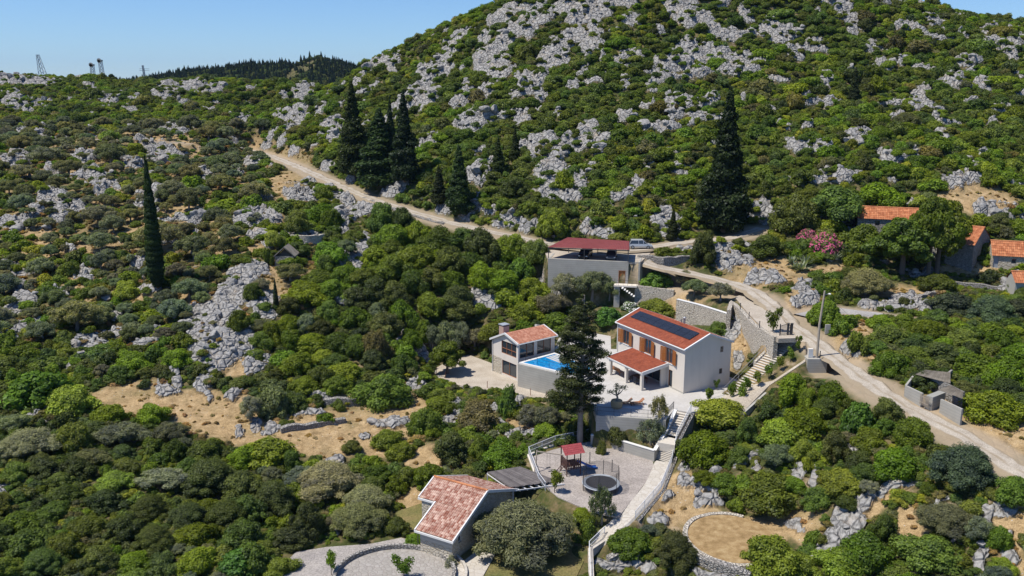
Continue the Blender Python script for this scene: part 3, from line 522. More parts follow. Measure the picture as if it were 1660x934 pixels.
def wall_with_holes(mb, x0, x1, z0, ztop, y, th, holes):
    "wall in the xz plane from y to y+th, ztop a function of x; rectangular holes"
    xs = sorted({x0, x1, *[h[0] for h in holes], *[h[1] for h in holes]})
    for a, b_ in zip(xs[:-1], xs[1:]):
        hs = sorted([h for h in holes if h[0] <= a+1e-6 and h[1] >= b_-1e-6], key=lambda h: h[2]); z = z0
        for h in hs:
            if h[2] > z+1e-4: mb.box(a, y, z, b_, y+th, h[2])
            z = h[3]
        ta, tb = ztop(a), ztop(b_)
        mb.add([(a, y, z), (b_, y, z), (b_, y, tb), (a, y, ta), (a, y+th, z), (b_, y+th, z), (b_, y+th, tb), (a, y+th, ta)], [(0, 1, 2, 3), (7, 6, 5, 4), (0, 4, 5, 1), (1, 5, 6, 2), (2, 6, 7, 3), (3, 7, 4, 0)])
def swap(mb, f):
    mb.v = [tuple(f(*p)) for p in mb.v]; return mb
# ------------------------------------------------------------------ villa. local x = u from near corner along the long front, y = into the house
LV, WV, EH, RH = 15.3, 7.9, 6.0, 7.5
villa = thing('villa', 'two storey white villa with orange shutters, solar panels and red roof', 'house'); villa.location = (VO[0], VO[1], T)
villa.matrix_world = Matrix(((UX[0], VX[0], 0, VO[0]), (UX[1], VX[1], 0, VO[1]), (0, 0, 1, T), (0, 0, 0, 1)))
# the frame above is mirrored; use a proper rotation instead: x along -u
villa.matrix_world = Matrix.Translation((VO[0], VO[1], T)) @ Matrix.Rotation(ua+math.pi, 4, 'Z')
# local: x = -u, y = v
W3 = [(2.45, 3.9), (7.15, 8.6), (12.3, 13.75)]
holes = [(-b_, -a, 3.35, 5.35) for a, b_ in W3]+[(-3.2, -2.4, 0.02, 2.45), (-10.4, -5.0, 0.02, 2.5)]
mb = MB(); wall_with_holes(mb, -LV, 0, -.3, lambda x: EH, 0, .3, holes)
mb.box(-LV, WV-.3, -.3, 0, WV, EH)
for xx in (0, -LV+.3):
    side = MB(); hl = [(6.0, 6.55, 1.75, 2.5), (6.0, 6.55, 4.8, 5.6)] if xx == 0 else []
    wall_with_holes(side, .3, WV/2, -.3, lambda y: EH+(RH-EH)*min(y, WV-y)/(WV/2), 0, .3, [])
    wall_with_holes(side, WV/2, WV-.3, -.3, lambda y: EH+(RH-EH)*min(y, WV-y)/(WV/2), 0, .3, hl)
    swap(side, lambda x, y, z, xx=xx: (xx-y, x, z)); side.f = [f for f in side.f]; mb.add(side.v, side.f)
mb.build('wall', 'render_white', villa)
ov = .18
for nm, y0, s in (('roof', -ov, 1), ('rear_roof', WV+ov, -1)):
    k = (RH-EH)/(WV/2); z0 = EH-ov*k+.16; rf = tiled((-LV-.1, y0, z0), (LV+.2, 0, 0), (0, s*(WV/2+ov), (WV/2+ov)*k), 60, 17, .025, .035).build(nm, 'tile_red', villa)
    for x in (-LV-.24, .02):
        e = MB(); e.add([(x, y0-s*.04, z0-.2), (x+.22, y0-s*.04, z0-.2), (x+.22, WV/2, RH-.02), (x, WV/2, RH-.02), (x, y0-s*.04, z0+.07), (x+.22, y0-s*.04, z0+.07), (x+.22, WV/2, RH+.26), (x, WV/2, RH+.26)], [(0, 1, 2, 3), (7, 6, 5, 4), (0, 4, 5, 1), (1, 5, 6, 2), (2, 6, 7, 3), (3, 7, 4, 0)])
        e.build('verge', 'trim_white', rf)
    g = MB(); g.tube([(-LV-.2, y0-s*.08, z0-.05), (.2, y0-s*.08, z0-.05)], .085, 8); g.box(-LV-.02, min(y0, y0+s*.16), z0-.22, .02, max(y0, y0+s*.16), z0-.12); g.build('gutter', 'trim_white', rf)
    if s == 1:
        nv = Vector((0, -k, 1)).normalized(); pn = None
        for r in range(2):
            for c_ in range(8):
                x1 = -1.2-c_*1.65; y1 = 1.6+r*.86-ov*0; mb = MB(); a = Vector((x1, y1, EH+y1*k+.26)); du = Vector((-1.6, 0, 0)); dv = Vector((0, .83, .83*k))
                q = [a, a+du, a+du+dv, a+dv]; mb.add(q+[p+nv*.05 for p in q], [(0, 1, 2, 3), (7, 6, 5, 4), (0, 4, 5, 1), (1, 5, 6, 2), (2, 6, 7, 3), (3, 7, 4, 0)]); mb.build('solar_panel', 'solar', villa)
MB().box(-LV-.05, WV/2-.12, RH+.12, .05, WV/2+.12, RH+.24).build('ridge_cap', 'tile_red', villa)
for a, b_ in W3:
    o = opening_y(villa, -b_, -a, 3.35, 5.35, .08, 'wood_brown', mull=2)
    MB().box(-b_+.12, .2, 3.4, -b_+.5, .23, 5.3).build('curtain', 'curtain', o)
    MB().box(-b_-.05, -.08, 3.25, -a+.05, .1, 3.35).build('sill', 'trim_white', o)
    for sx, hinge in ((-1, -b_), (1, -a)):
        s_ = MB(); ang = .22
        for j in range(18): z = 3.42+j*.105; s_.box(.06, -.035, z, .86, .0, z+.085)
        s_.box(0, -.045, 3.36, .07, .012, 5.36); s_.box(.86, -.045, 3.36, .93, .012, 5.36); s_.box(.07, -.045, 3.36, .86, .012, 3.42); s_.box(.07, -.045, 5.3, .86, .012, 5.36); s_.box(.07, -.045, 4.3, .86, .012, 4.37)
        swap(s_, lambda x, y, z, sx=sx, hinge=hinge: (hinge+sx*(x*math.cos(ang)), -.03-x*math.sin(ang)+y, z)); s_.build('shutter', 'wood_shutter', villa)
opening_y(villa, -3.2, -2.4, .02, 2.45, .1, 'wood_shutter', nm='garden_door', mull=1)
opening_y(villa, -10.4, -5.0, .02, 2.5, .12, 'wood_dark', nm='sliding_door', mull=3)
for z0, z1 in ((1.75, 2.5), (4.8, 5.6)):
    f = MB(); f.box(-.02-.12, 6.0, z0, .0-.12+.05, 6.55, z1); o = f.build('small_window', 'wood_dark', villa); MB().box(-.1, 6.07, z0+.07, -.06, 6.48, z1-.07).build('pane', 'glass', o)
c_ = MB(); c_.tube([(-6.2, 4.8, RH-.5), (-6.2, 4.8, RH+.75)], .16, 10); c_.tube([(-6.7, 4.7, RH-.5), (-6.7, 4.7, RH+.5)], .1, 8); c_.lathe([(.02, RH+.95), (.26, RH+.78), (.22, RH+.7)], 10, (-6.2, 4.8)); c_.build('flue', 'grey_metal', villa)
pipe = MB(); pipe.tube([(-LV+.25, -.1, 5.8), (-LV+.25, -.1, 0)], .05, 6); pipe.build('downpipe', 'trim_white', villa)
MB().box(-LV-.05, -.06, -.3, .06, -.005, .18).build('plinth', 'render_grey', villa)
# porch
PX0, PX1, PD = 3.3, 11.4, 4.35
k = .65/PD; prf = tiled((-PX1, -PD, 2.55), (PX1-PX0, 0, 0), (0, PD-.02, .65), 36, 18, .03, .03).build('porch_roof', 'tile_red', villa)
e = MB(); e.box(-PX1+.1, -PD+.1, 2.2, -PX0-.1, -PD+.35, 2.46)
for x in (-PX1-.08, -PX0-.06): e.add([(x, -PD-.05, 2.2), (x+.14, -PD-.05, 2.2), (x+.14, -.02, 2.85), (x, -.02, 2.85), (x, -PD-.05, 2.66), (x+.14, -PD-.05, 2.66), (x+.14, -.02, 3.32), (x, -.02, 3.32)], [(0, 1, 2, 3), (7, 6, 5, 4), (0, 4, 5, 1), (1, 5, 6, 2), (2, 6, 7, 3), (3, 7, 4, 0)])
e.box(-PX1+.1, -PD-.1, 2.42, -PX0-.1, -PD-.0, 2.56); e.build('porch_trim', 'trim_white', prf)
for x in (-PX0-.55, -7.35, -PX1+.3): MB().box(x, -PD+.1, 0, x+.4, -PD+.45, 2.2).build('porch_post', 'render_white', villa)
MB().box(-PX0-.6, -.9, 0, -PX0-.35, -.01, 2.7).build('porch_side_wall', 'render_white', villa)
# terrace furniture
def at_v(u, v, z=0): x, y = vil(u, v); return (x, y, T+z)
bench = thing('garden_bench', 'wooden slatted bench with cushions under the villa porch', 'bench', at_v(10.9, -2.8), va+math.pi/2)
m1 = MB(); [m1.box(-.95, -.35+i*.14, .40, .95, -.25+i*.14, .44) for i in range(5)]; m1.build('seat', 'wood_shutter', bench); m1 = MB(); [m1.box(-.95, .34, .5+i*.13, .95, .38, .6+i*.13) for i in range(4)]; m1.build('backrest', 'wood_shutter', bench)
for x in (-.9, .84):
    for y in (-.32, .3): MB().box(x, y, 0, x+.06, y+.06, .4).build('leg', 'wood_shutter', bench)
MB().box(-.85, -.3, .445, .85, .3, .53).build('cushion', 'cushion', bench)
tb = thing('dining_table', 'dark dining table standing in the shade of the porch', 'table', at_v(6.6, -2.2), va); MB().box(-.6, -1.1, .70, .6, 1.1, .75).build('table_top', 'wood_dark', tb)
for x in (-.52, .45):
    for y in (-1, .92): MB().box(x, y, 0, x+.07, y+.07, .7).build('leg', 'wood_dark', tb)
def chair(loc, rz_, label):
    t_ = thing('garden_chair', label, 'chair', loc, rz_, 'chairs round the porch table')
    MB().box(-.25, -.25, .42, .25, .25, .47).build('seat', 'dark_metal', t_); MB().box(-.25, .22, .5, .25, .25, .92).build('backrest', 'dark_metal', t_)
    for x in (-.24, .2):
        for y in (-.24, .2): MB().box(x, y, 0, x+.04, y+.04, .42 if y < 0 else .5).build('leg', 'dark_metal', t_)
for i, (u, v, r, lb) in enumerate(((5.9, -3.3, ua+1.57, 'dark metal chair at the porch table, nearer the garden door'), (7.3, -3.3, ua+1.57, 'dark metal chair at the porch table, nearer the slatted bench'))): chair(at_v(u, v), r, lb)
def lounger(px, py, label):
    x, y, z = P(px, py, T); t_ = thing('sun_lounger', label, 'sun lounger', (x, y, T), R(100), 'wooden loungers on the terrace')
    s_ = MB(); [s_.box(-.33, -.2+i*.14, .30, .33, -.1+i*.14, .335) for i in range(9)]; s_.build('seat', 'wood_shutter', t_)
    b_ = MB(); [b_.box(-.33, -.95+i*.14, .30, .33, -.85+i*.14, .335) for i in range(6)]; swap(b_, lambda x, y, z: (x, -.22+(y+.22)*.75, z+(-.22-y)*.66)); b_.build('backrest', 'wood_shutter', t_)
    for xx in (-.33, .27):
        for yy in (-.7, .9): MB().box(xx, yy, 0, xx+.06, yy+.06, .3).build('leg', 'wood_brown', t_)
        MB().box(xx, -.64, .22, xx+.06, .9, .295).build('side_rail', 'wood_brown', t_)
lounger(1015, 656, 'wooden slatted sun lounger next to the potted olive tree'); lounger(1034, 656, 'wooden slatted sun lounger farther from the potted olive tree')
x, y, _ = P(1025, 657, T); st = thing('side_table', 'small wooden table between the two sun loungers', 'table', (x, y, T), .2); MB().box(-.22, -.22, .3, .22, .22, .34).build('table_top', 'wood_shutter', st)
for a in (-.2, .15):
    for b_ in (-.2, .15): MB().box(a, b_, 0, a+.05, b_+.05, .3).build('leg', 'wood_brown', st)
# ------------------------------------------------------------------ pool house. origin near corner; x along front (38 deg), y back
PHO = (.95, 122.6); ph = thing('pool_house', 'white pool house with tiled roof and brick chimney beside the pool', 'house'); ph.matrix_world = Matrix.Translation((*PHO, T)) @ Matrix.Rotation(R(38), 4, 'Z')
PL, PW = 7.1, 6.4; ridge_y = 3.0
def ph_top(y): return 2.45+.85*y/ridge_y if y < ridge_y else 3.3-1.55*(y-ridge_y)/(PW-ridge_y)
mb = MB(); wall_with_holes(mb, 0, PL, -3.6, lambda x: 2.45, 0, .3, [(.3, 3.0, .03, 2.2), (3.6, 6.35, .03, 2.2)]); mb.box(0, PW-.3, -3.6, PL, PW, 1.75)
s_ = MB(); wall_with_holes(s_, .3, ridge_y, -3.6, ph_top, 0, .3, [(.45, ridge_y, -3.2, -1.05), (.5, ridge_y, 0, 2.0)]); wall_with_holes(s_, ridge_y, PW-.3, -3.6, ph_top, 0, .3, [(ridge_y, 4.0, -3.2, -1.05), (ridge_y, 4.12, 0, 2.0)])
mb.add([(y, x, z) for x, y, z in s_.v], [f[::-1] for f in s_.f])
s_ = MB(); wall_with_holes(s_, .3, ridge_y, -3.6, ph_top, 0, .3, []); wall_with_holes(s_, ridge_y, PW-.3, -3.6, ph_top, 0, .3, []); mb.add([(PL-y, x, z) for x, y, z in s_.v], s_.f); mb.box(.3, .3, -.25, PL-.3, PW-.3, -.02)
mb.build('wall', 'render_white', ph)
MB().box(-.03, 4.15, -3.6, 0, PW, -.9).build('stone_cladding', 'stone_cream', ph)
opening_y(ph, .3, 3.0, .03, 2.2, .1, 'wood_brown', mull=2, nm='sliding_door'); opening_y(ph, 3.6, 6.35, .03, 2.2, .1, 'wood_brown', mull=2, nm='sliding_door')
for (a, b_, z0, z1, ml, rl) in ((.5, 4.12, 0, 2.0, 3, .42), (.45, 4.0, -3.2, -1.05, 2, 0)):
    tmp = MB(); o = opening_y(ph, a, b_, z0, z1, .1, 'wood_brown', mull=ml, rail=rl)
    for ob in [o]+list(o.children): ob.data.transform(Matrix(((0, 1, 0, 0), (1, 0, 0, 0), (0, 0, 1, 0), (0, 0, 0, 1)))); ob.data.flip_normals()
tiled((-.25, -.3, 2.42), (PL+.5, 0, 0), (0, ridge_y+.3, .93), 30, 11, .045, .03).build('roof', 'tile_pool', ph)
tiled((-.25, PW+.3, 1.66), (PL+.5, 0, 0), (0, -(PW+.3-ridge_y), 1.69), 30, 11, .045, .03).build('rear_roof', 'tile_pool', ph)
e = MB()
for x in (-.36, PL+.2):
    for ya, za, yb, zb in ((-.34, 2.3, ridge_y, 3.28), (ridge_y, 3.28, PW+.34, 1.56)): e.add([(x, ya, za-.1), (x+.16, ya, za-.1), (x+.16, yb, zb-.1), (x, yb, zb-.1), (x, ya, za+.2), (x+.16, ya, za+.2), (x+.16, yb, zb+.2), (x, yb, zb+.2)], [(0, 1, 2, 3), (7, 6, 5, 4), (0, 4, 5, 1), (1, 5, 6, 2), (2, 6, 7, 3), (3, 7, 4, 0)])
e.tube([(-.3, -.4, 2.34), (PL+.3, -.4, 2.34)], .08, 8); e.build('verge', 'trim_white', ph)
for y in (-.12, PW-.1): g = MB(); g.tube([(-.12, y, 2.3 if y < 0 else 1.6), (-.12, y, -3.5)], .055, 6); g.build('downpipe', 'trim_white', ph)
ch = MB().box(.5, 4.3, 1.9, 1.6, 5.4, 3.9).build('chimney', 'brick', ph); MB().box(.42, 4.22, 4.08, 1.68, 5.48, 4.2).build('chimney_cap', 'slate_cap', ch); cc = MB(); [cc.box(x, y, 3.9, x+.12, y+.12, 4.08) for x in (.5, 1.48) for y in (4.3, 5.28)]; cc.build('cap_support', 'dark_metal', ch)
# ------------------------------------------------------------------ pool
PC = [P(841.3, 588.3, T), P(899, 572.5, T), P(968, 598.5, T), P(930, 609.5, T)]
pc = [np.array(p[:2]) for p in PC]; cen = sum(pc)/4; pin = [p+(cen-p)/np.linalg.norm(cen-p)*.62 for p in pc]
pool = thing('swimming_pool', 'blue swimming pool with pale steps beside the pool house', 'pool', (float(cen[0]), float(cen[1]), T))
def rel(p): return (p[0]-cen[0], p[1]-cen[1])
rim = MB()
for i in range(4):
    a, b_, c_, d_ = pc[i], pc[(i+1) % 4], pin[(i+1) % 4], pin[i]; q = [rel(a), rel(b_), rel(c_), rel(d_)]; rim.prism(q, -.1, .09)
rim.build('rim', 'trim_white', pool); MB().prism([rel(p) for p in pin], -.6, .03).build('water', 'water', pool)
sp = [pin[1]+(pin[2]-pin[1])*t_ for t_ in (.03, .42)]; inw = (pin[0]-pin[1])/np.linalg.norm(pin[0]-pin[1])
for j in range(4):
    a, b_ = sp[0]+inw*(.1+j*.55), sp[1]+inw*(.1+j*.55); q = [rel(a), rel(b_), rel(b_+inw*.42), rel(a+inw*.42)]; MB().prism(q, .03, .05-.004*j).build('step', 'paving', pool)
wall_line([P(841, 589, T), P(930, 610.5, T), P(950, 619, T)], -46, T-.02, .5, 'pool_wall', 'concrete', 'tall grey concrete wall holding up the front of the pool')
def posts(name, pts, z, h, label, cat, mat='dark_metal', group=None, wires=2, spacing=2.2, bars=0, rail=True, rad=.03):
    "a fence: posts, rails and bars along pts (3D, on the ground)"
    pts = [Vector((p[0], p[1], p[2] if len(p) > 2 and z is None else z)) for p in pts]; o = thing(name, label, cat, pts[0], 0, group); r0 = pts[0]
    rs = resample([tuple(p) for p in pts], spacing)
    for p in rs: p = Vector(p)-r0; q = MB(); q.bar(p, p+Vector((0, 0, h)), rad*2); q.build('post', mat, o)
    if rail:
        q = MB()
        for a, b_ in zip(rs[:-1], rs[1:]):
            a = Vector(a)-r0; b_ = Vector(b_)-r0
            for zz in [h]+[h*(i+1)/(wires+1) for i in range(wires)]: q.bar(a+Vector((0, 0, zz-.02)), b_+Vector((0, 0, zz-.02)), rad*1.5 if zz == h else .018 if bars == 0 else rad)
            if bars:
                n = int((b_-a).length/.13)
                for i in range(1, n): c_ = a+(b_-a)*i/n; q.bar(c_+Vector((0, 0, .1)), c_+Vector((0, 0, h-.05)), .016)
        q.build('rail', mat, o)
    return o
posts('pool_fence', [P(852, 586.5, T), P(930, 608.5, T)], T+.09, 1.0, 'thin dark wire fence along the front edge of the pool', 'fence', wires=1, rad=.02)
posts('patio_fence', [P(708, 607, LOWP), P(722, 613, LOWP), P(790, 629, LOWP), P(860, 641, LOWP), P(886, 646, LOWP)], LOWP, 1.05, 'thin post and wire fence on the lower patio stone wall', 'fence', 'wood_brown', wires=0, rail=False, spacing=4.0, rad=.04)
wall_line(resample([P(703, 598, LOWP), P(713, 614, LOWP), P(735, 625, LOWP), P(800, 638, LOWP), P(888, 650, LOWP)], 1.0), lambda x, y: float(gsm(x, y-1.2))-1.6, LOWP-.02, 1.5, 'dry_stone_wall', 'dry_stone', 'rough dry stone wall carrying the gravel patio under the pool house', rough=.18)
# ------------------------------------------------------------------ terrace walls, railings, lower stair
tw = [P(968, 600, T), P(968, 673, T), P(1079.5, 681, T), P(1093.5, 664.5, T)]
wall_line([P(955, 640, T), P(968, 673.6, T), P(1079.5, 681.2, T)], -46, T+.04, .35, 'terrace_wall', 'concrete', 'grey concrete retaining wall in the shade below the terrace railing')
posts('terrace_railing', [P(968, 672, T), P(1078, 679.5, T), P(1092, 663.5, T)], T+.04, 1.0, 'black metal railing along the front edge of the villa terrace', 'railing', bars=1, wires=1, spacing=2.0, rad=.025)
def stair(name, a, b_, wd, n, label, mat='steps_stone'):
    a = Vector(a); b_ = Vector(b_); d_ = Vector((b_.x-a.x, b_.y-a.y, 0)); Lh = d_.length; d_ /= Lh; nn = Vector((-d_.y, d_.x, 0))*wd/2; o = thing(name, label, 'staircase', a)
    rise = (a.z-b_.z)/n; tread = Lh/n; body = MB(); tr = MB()
    for i in range(n):
        p = d_*tread*i; q = d_*tread*(i+1); z = -rise*(i+1)+rise*.0
        body.prism([(p+nn)[:2], (q+nn)[:2], (q-nn)[:2], (p-nn)[:2]], z-1.2, z-.06); e_ = d_*.06; m_ = nn*1.02
        tr.prism([(p+m_)[:2], (q+e_+m_)[:2], (q+e_-m_)[:2], (p-m_)[:2]], z-.055, z)
    body.build('riser', 'step_riser', o); tr.build('tread', mat, o); return o
sa, sb_ = P(1105, 666.5, T), P(1083, 708, -41.4); stair('upper_terrace_stair', sa, sb_, 2.0, 11, 'upper flight of pale stone steps going down from the terrace')
sc_, sd_ = P(1080, 716, -41.4), P(1071, 745, -43.35); stair('lower_terrace_stair', sc_, sd_, 2.3, 11, 'lower flight of pale stone steps ending beside the playground')
MB().prism([P(1072, 703, -41.4)[:2], P(1097, 709, -41.4)[:2], P(1094, 722, -41.4)[:2], P(1066, 717, -41.4)[:2]], -42.4, -41.4).build('stair_landing', 'steps_stone', kind='structure')
rl = [P(1120, 668, T), P(1097, 712, -41.4), P(1089, 750, -43.4), P(1072, 793, -43.5), P(1030, 842, -43.7)]
posts('white_railing', rl, None, 1.0, 'long white metal railing beside the stair and path under the terrace', 'railing', 'white_metal', bars=1, wires=1, spacing=2.2, rad=.03)
wall_line(resample([(p[0]+.25, p[1]-.15, p[2]) for p in rl], 1.2), lambda x, y: float(gsm(x+.8, y-.8))-1.2, lambda x, y: float(np.interp(-y, [-p[1] for p in rl], [p[2] for p in rl]))-.03, .35, 'path_wall', 'dry_stone', 'narrow stone wall under the long white railing', rough=.04)
wall_line([P(1095, 664.5, T+.3), P(1079, 700, -40.9), P(1061, 730.5, -42.2), P(984, 707.5, -42.2), P(958, 705, -42.2)], -45, None, .35, 'playground_wall', 'concrete', 'concrete wall with white coping between the playground and the shrub bed', top_mat='trim_white')
pf = [P(957, 708, -43.5), P(900, 720, -43.5), P(857, 738, -43.5), P(873, 781, -43.5), P(884, 796, -43.5)]
posts('playground_railing', pf, -43.5, 1.1, 'white barred railing round the far edge of the playground', 'railing', 'white_metal', bars=1, wires=1, spacing=2.3, rad=.035)
wall_line(pf[:4], -46, -43.42, .35, 'playground_kerb', 'render_white', 'low white wall under the playground railing')
posts('bottom_railing', [P(980, 868, -44.9), P(955, 892, -45.3), P(957, 950, -46.2)], None, 1.0, 'white railing at the bottom of the garden path beside the lawn', 'railing', 'white_metal', bars=1, wires=1, spacing=2., rad=.035)
wall_line([P(982, 872, -44.9), P(957, 896, -45.4), P(959, 955, -46.2)], -48.5, lambda x, y: float(np.interp(-y, [-77.8, -75.2, -70], [-44.95, -45.35, -46.1])), .5, 'garden_wall', 'flagstone', 'pale stone wall beneath the short white railing by the lawn')
# ------------------------------------------------------------------ side stair from the road gate
stair('side_stair', (37.4, 112.0, -33.2), (28.5, 106.3, T+.05), 2.3, 28, 'long pale stone stair climbing from the villa to the road gate')
def stz(t_, off): e = Vector((28.5-37.4, 106.3-112., 0)).normalized(); n_ = Vector((-e.y, e.x, 0)); p = Vector((37.4, 112., -33.2))+Vector((28.5-37.4, 106.3-112., -6.25))*t_+n_*off; return tuple(p)
posts('stair_railing', [stz(0, -1.25), stz(.5, -1.25), stz(1.0, -1.25), stz(1.22, -1.3)[:2]+(T,)], None, 1.0, 'thin grey railing on the villa side of the long stair', 'railing', 'grey_metal', wires=1, spacing=1.9, rad=.025)
wall_line(resample([stz(-.05, -1.45), stz(.45, -1.45)], 1.), lambda x, y: -38.5, lambda x, y: float(slope_z(np.array([x]), np.array([y]))[0])+.12, .4, 'stair_side_wall', 'dry_stone_pale', 'stone wall supporting the upper part of the long stair')
wall_line([P(1205, 669, -39.4), P(1246, 631, -37.9), P(1303, 592, -35.2)], -42, lambda x, y: float(np.interp(x, [28.9, 33.5, 38.5], [-39.4, -37.8, -35.0])), .3, 'slope_wall', 'concrete', 'grey concrete wall along the foot of the young citrus slope')
wall_line([P(1150, 668, T), P(1205, 668, -39.4)], -41, -39.35, .3, 'low_kerb', 'flagstone', 'low pale kerb below the first citrus trees')
gt = thing('garden_gate', 'dark metal gate at the top of the long stair', 'gate', P(1264, 544, -32.3), R(10)); q = MB(); [q.bar((x, 0, 0), (x, 0, 1.6), .1) for x in (0, 1.5)]; q.build('gate_post', 'dark_metal', gt); q = MB(); [q.bar((x, 0, .15), (x, 0, 1.35+.15*math.sin(math.pi*x/1.5)), .035) for x in np.linspace(.1, 1.4, 10)]; q.bar((.05, 0, .15), (1.45, 0, .15), .05); q.bar((.05, 0, 1.3), (.75, 0, 1.5), .05); q.bar((.75, 0, 1.5), (1.45, 0, 1.3), .05); q.build('gate_leaf', 'dark_metal', gt)
for px, lb in ((1277, 'left one of the two dark gate pillars at the stair top'), (1283, 'right one of the two dark gate pillars at the stair top')):
    t_ = MB(); t_.box(-.11, -.11, 0, .11, .11, 1.5); t_.box(-.15, -.15, 1.5, .15, .15, 1.6); o = t_.build('gate_pillar', 'dark_metal', label=lb, cat='pillar', group='gate pillars'); o.location = P(px, 543, -32.3)
for i, (px, py, lb) in enumerate(((1191, 478, 'first dark bollard on the apron rim, beside the olive shrub'), (1200, 502, 'second dark bollard along the rim of the roadside apron'), (1214, 517, 'third dark bollard along the rim of the roadside apron'), (1231, 532, 'fourth dark bollard on the apron rim, nearest the gate'), (1298, 557, 'dark bollard between the gate pillars and the meter cabinet'), (1329, 581, 'dark bollard standing beside the tall utility pole'))):
    t_ = MB(); t_.tube([(0, 0, 0), (0, 0, .95)], .06, 8); t_.lathe([(.075, .95), (.075, 1.0), (.0, 1.03)], 8); o = t_.build('bollard', 'dark_metal', label=lb, cat='bollard', group='bollards by the roadside'); o.location = (P(px, py, -32.3) if i < 4 else P(px, py, -34.2))
# curved rubble walls above the villa
wall_line(resample([P(1030, 466, -33.0), P(1093, 473, -33.0)], 1.0), -38, lambda x, y: -32.6-.03*(x-22), .5, 'garden_wall', 'dry_stone_pale', 'pale stone wall below the garden terrace next to the parking stairs', rough=.05)
wall_line(resample([P(1098, 487, -33.0), P(1135, 497, -33.2), P(1180, 513, -33.5)], 1.0), -38.5, lambda x, y: -32.9-.045*(x-28), .5, 'garden_wall', 'dry_stone_pale', 'long pale stone wall with white coping behind the villa', top_mat='trim_white')
wall_line(resample([P(1181, 512, -33.2), P(1186, 489, -32.4), P(1202, 503, -32.4), P(1225, 528, -32.4), P(1258, 549, -32.5)], 1.0), -38.5, -32.3, .6, 'apron_wall', 'dry_stone_pale', 'curved pale rubble wall holding up the roadside apron', rough=.05)
# meter base, cabinet, utility pole
base = thing('pole_base', 'square concrete base with meter cabinet under the utility pole', 'plinth', P(1319, 592, -35.45)); MB().box(-1.2, -1.0, -1.2, 1.35, 1.0, 1.15).build('base_block', 'concrete', base)
cb = MB().box(-.95, -.45, 1.15, -.35, .0, 2.35).build('cabinet', 'render_white', base); MB().box(-.93, -.475, 1.2, -.37, -.453, 2.3).build('cabinet_door', 'trim_white', cb)
pole = thing('utility_pole', 'tall weathered wooden utility pole with street lamp by the road', 'utility pole', P(1324, 580, -34.3)); q = MB(); q.tube([(0, 0, -.1), (0, 0, 4.5), (0.35, .1, 8.9)], [.17, .15, .11], 10); q.build('mast', 'wood_pole', pole)
q = MB(); q.tube([(.33, .1, 8.3), (.9, .1, 8.55)], .03, 6); q.build('lamp_arm', 'grey_metal', pole); q = MB(); q.lathe([(.0, .1), (.14, .07), (.2, -.02), (.12, -.08), (0, -.09)], 10); ob = q.build('lamp_head', 'lamp_glass', pole); ob.location = (1.0, .1, 8.5)
a = Vector(P(1324, 578, -34.5))+Vector((.35, .1, 8.6))
for lb, b_ in (('thin black power cable running right from the pole to the old shed', P(1520, 600, -31.5)), ('second black power cable running from the pole to the stone house', P(1610, 418, -28.2))):
    b_ = Vector(b_); pts = [a+(b_-a)*i/12-Vector((0, 0, 1.1*math.sin(math.pi*i/12))) for i in range(13)]; MB().tube(pts, .016, 4).build('power_cable', 'rubber', label=lb, cat='cable', group='cables from the utility pole')
MB().box(-.35, -.1, 0, .35, .1, 1.3).build('stone_marker', 'concrete', label='upright grey slab standing under the round tree by the road', cat='slab').location = P(1341, 541, -33.3)
# ------------------------------------------------------------------ carport, its wall, stairs, cars
CO = (6.3, 145.5); cax = R(-12); cp = thing('carport', 'carport with ribbed dark red roof over two cars', 'carport'); cp.matrix_world = Matrix.Translation((*CO, -28.8)) @ Matrix.Rotation(cax, 4, 'Z')
cinv = cp.matrix_world.inverted()
rp = [cinv @ Vector(p) for p in (PY(888, 401, 145.9), PY(1020, 405.5, 142.3), PY(1020, 391, 148.6), PY(920, 385, 151.2))]
mb = MB(); nu = 46
for i in range(nu*2+1):
    t_ = i/(nu*2); a, b_ = rp[0].lerp(rp[1], t_), rp[3].lerp(rp[2], t_); h = .05 if i % 2 else 0
    mb.v += [tuple(a+Vector((0, 0, h))), tuple(b_+Vector((0, 0, h)))]; mb.lv += [.5+.4*math.sin(i*.11), .5]
mb.f = [(2*i, 2*i+2, 2*i+3, 2*i+1) for i in range(nu*2)]; mb.build('roof', 'sheet_red', cp)
q = MB(); [q.bar(rp[i]-Vector((0, 0, .1)), rp[(i+1) % 4]-Vector((0, 0, .1)), .12, .16) for i in range(4)]; q.bar(rp[0].lerp(rp[1], .5)-Vector((0, 0, .1)), rp[3].lerp(rp[2], .5)-Vector((0, 0, .1)), .1, .14); q.build('roof_frame', 'dark_metal', cp)
for p in (rp[0].lerp(rp[1], .01), rp[0].lerp(rp[1], .455), rp[0].lerp(rp[1], .99), rp[3].lerp(rp[2], .02), rp[3].lerp(rp[2], .5), rp[3].lerp(rp[2], .99)): q = MB(); q.bar((p.x, p.y, -.05), (p.x, p.y, p.z-.1), .12); q.build('post', 'dark_metal', cp)
gb = thing('retaining_building', 'tall concrete retaining wall with brown door under the carport', 'retaining wall'); gb.matrix_world = cp.matrix_world.copy()
mb = MB(); wall_with_holes(mb, -.1, 13.65, -9, lambda x: .02, -.15, .45, [(12.1, 13.1, -3.72, -1.6)]); mb.box(-.1, .3, -9, .25, 5, .02); mb.box(13.66, 3.5, -9, 15.6, 4., .02); mb.box(15.3, -.15, -9, 15.6, 3.5, .05); mb.build('wall', 'concrete', gb)
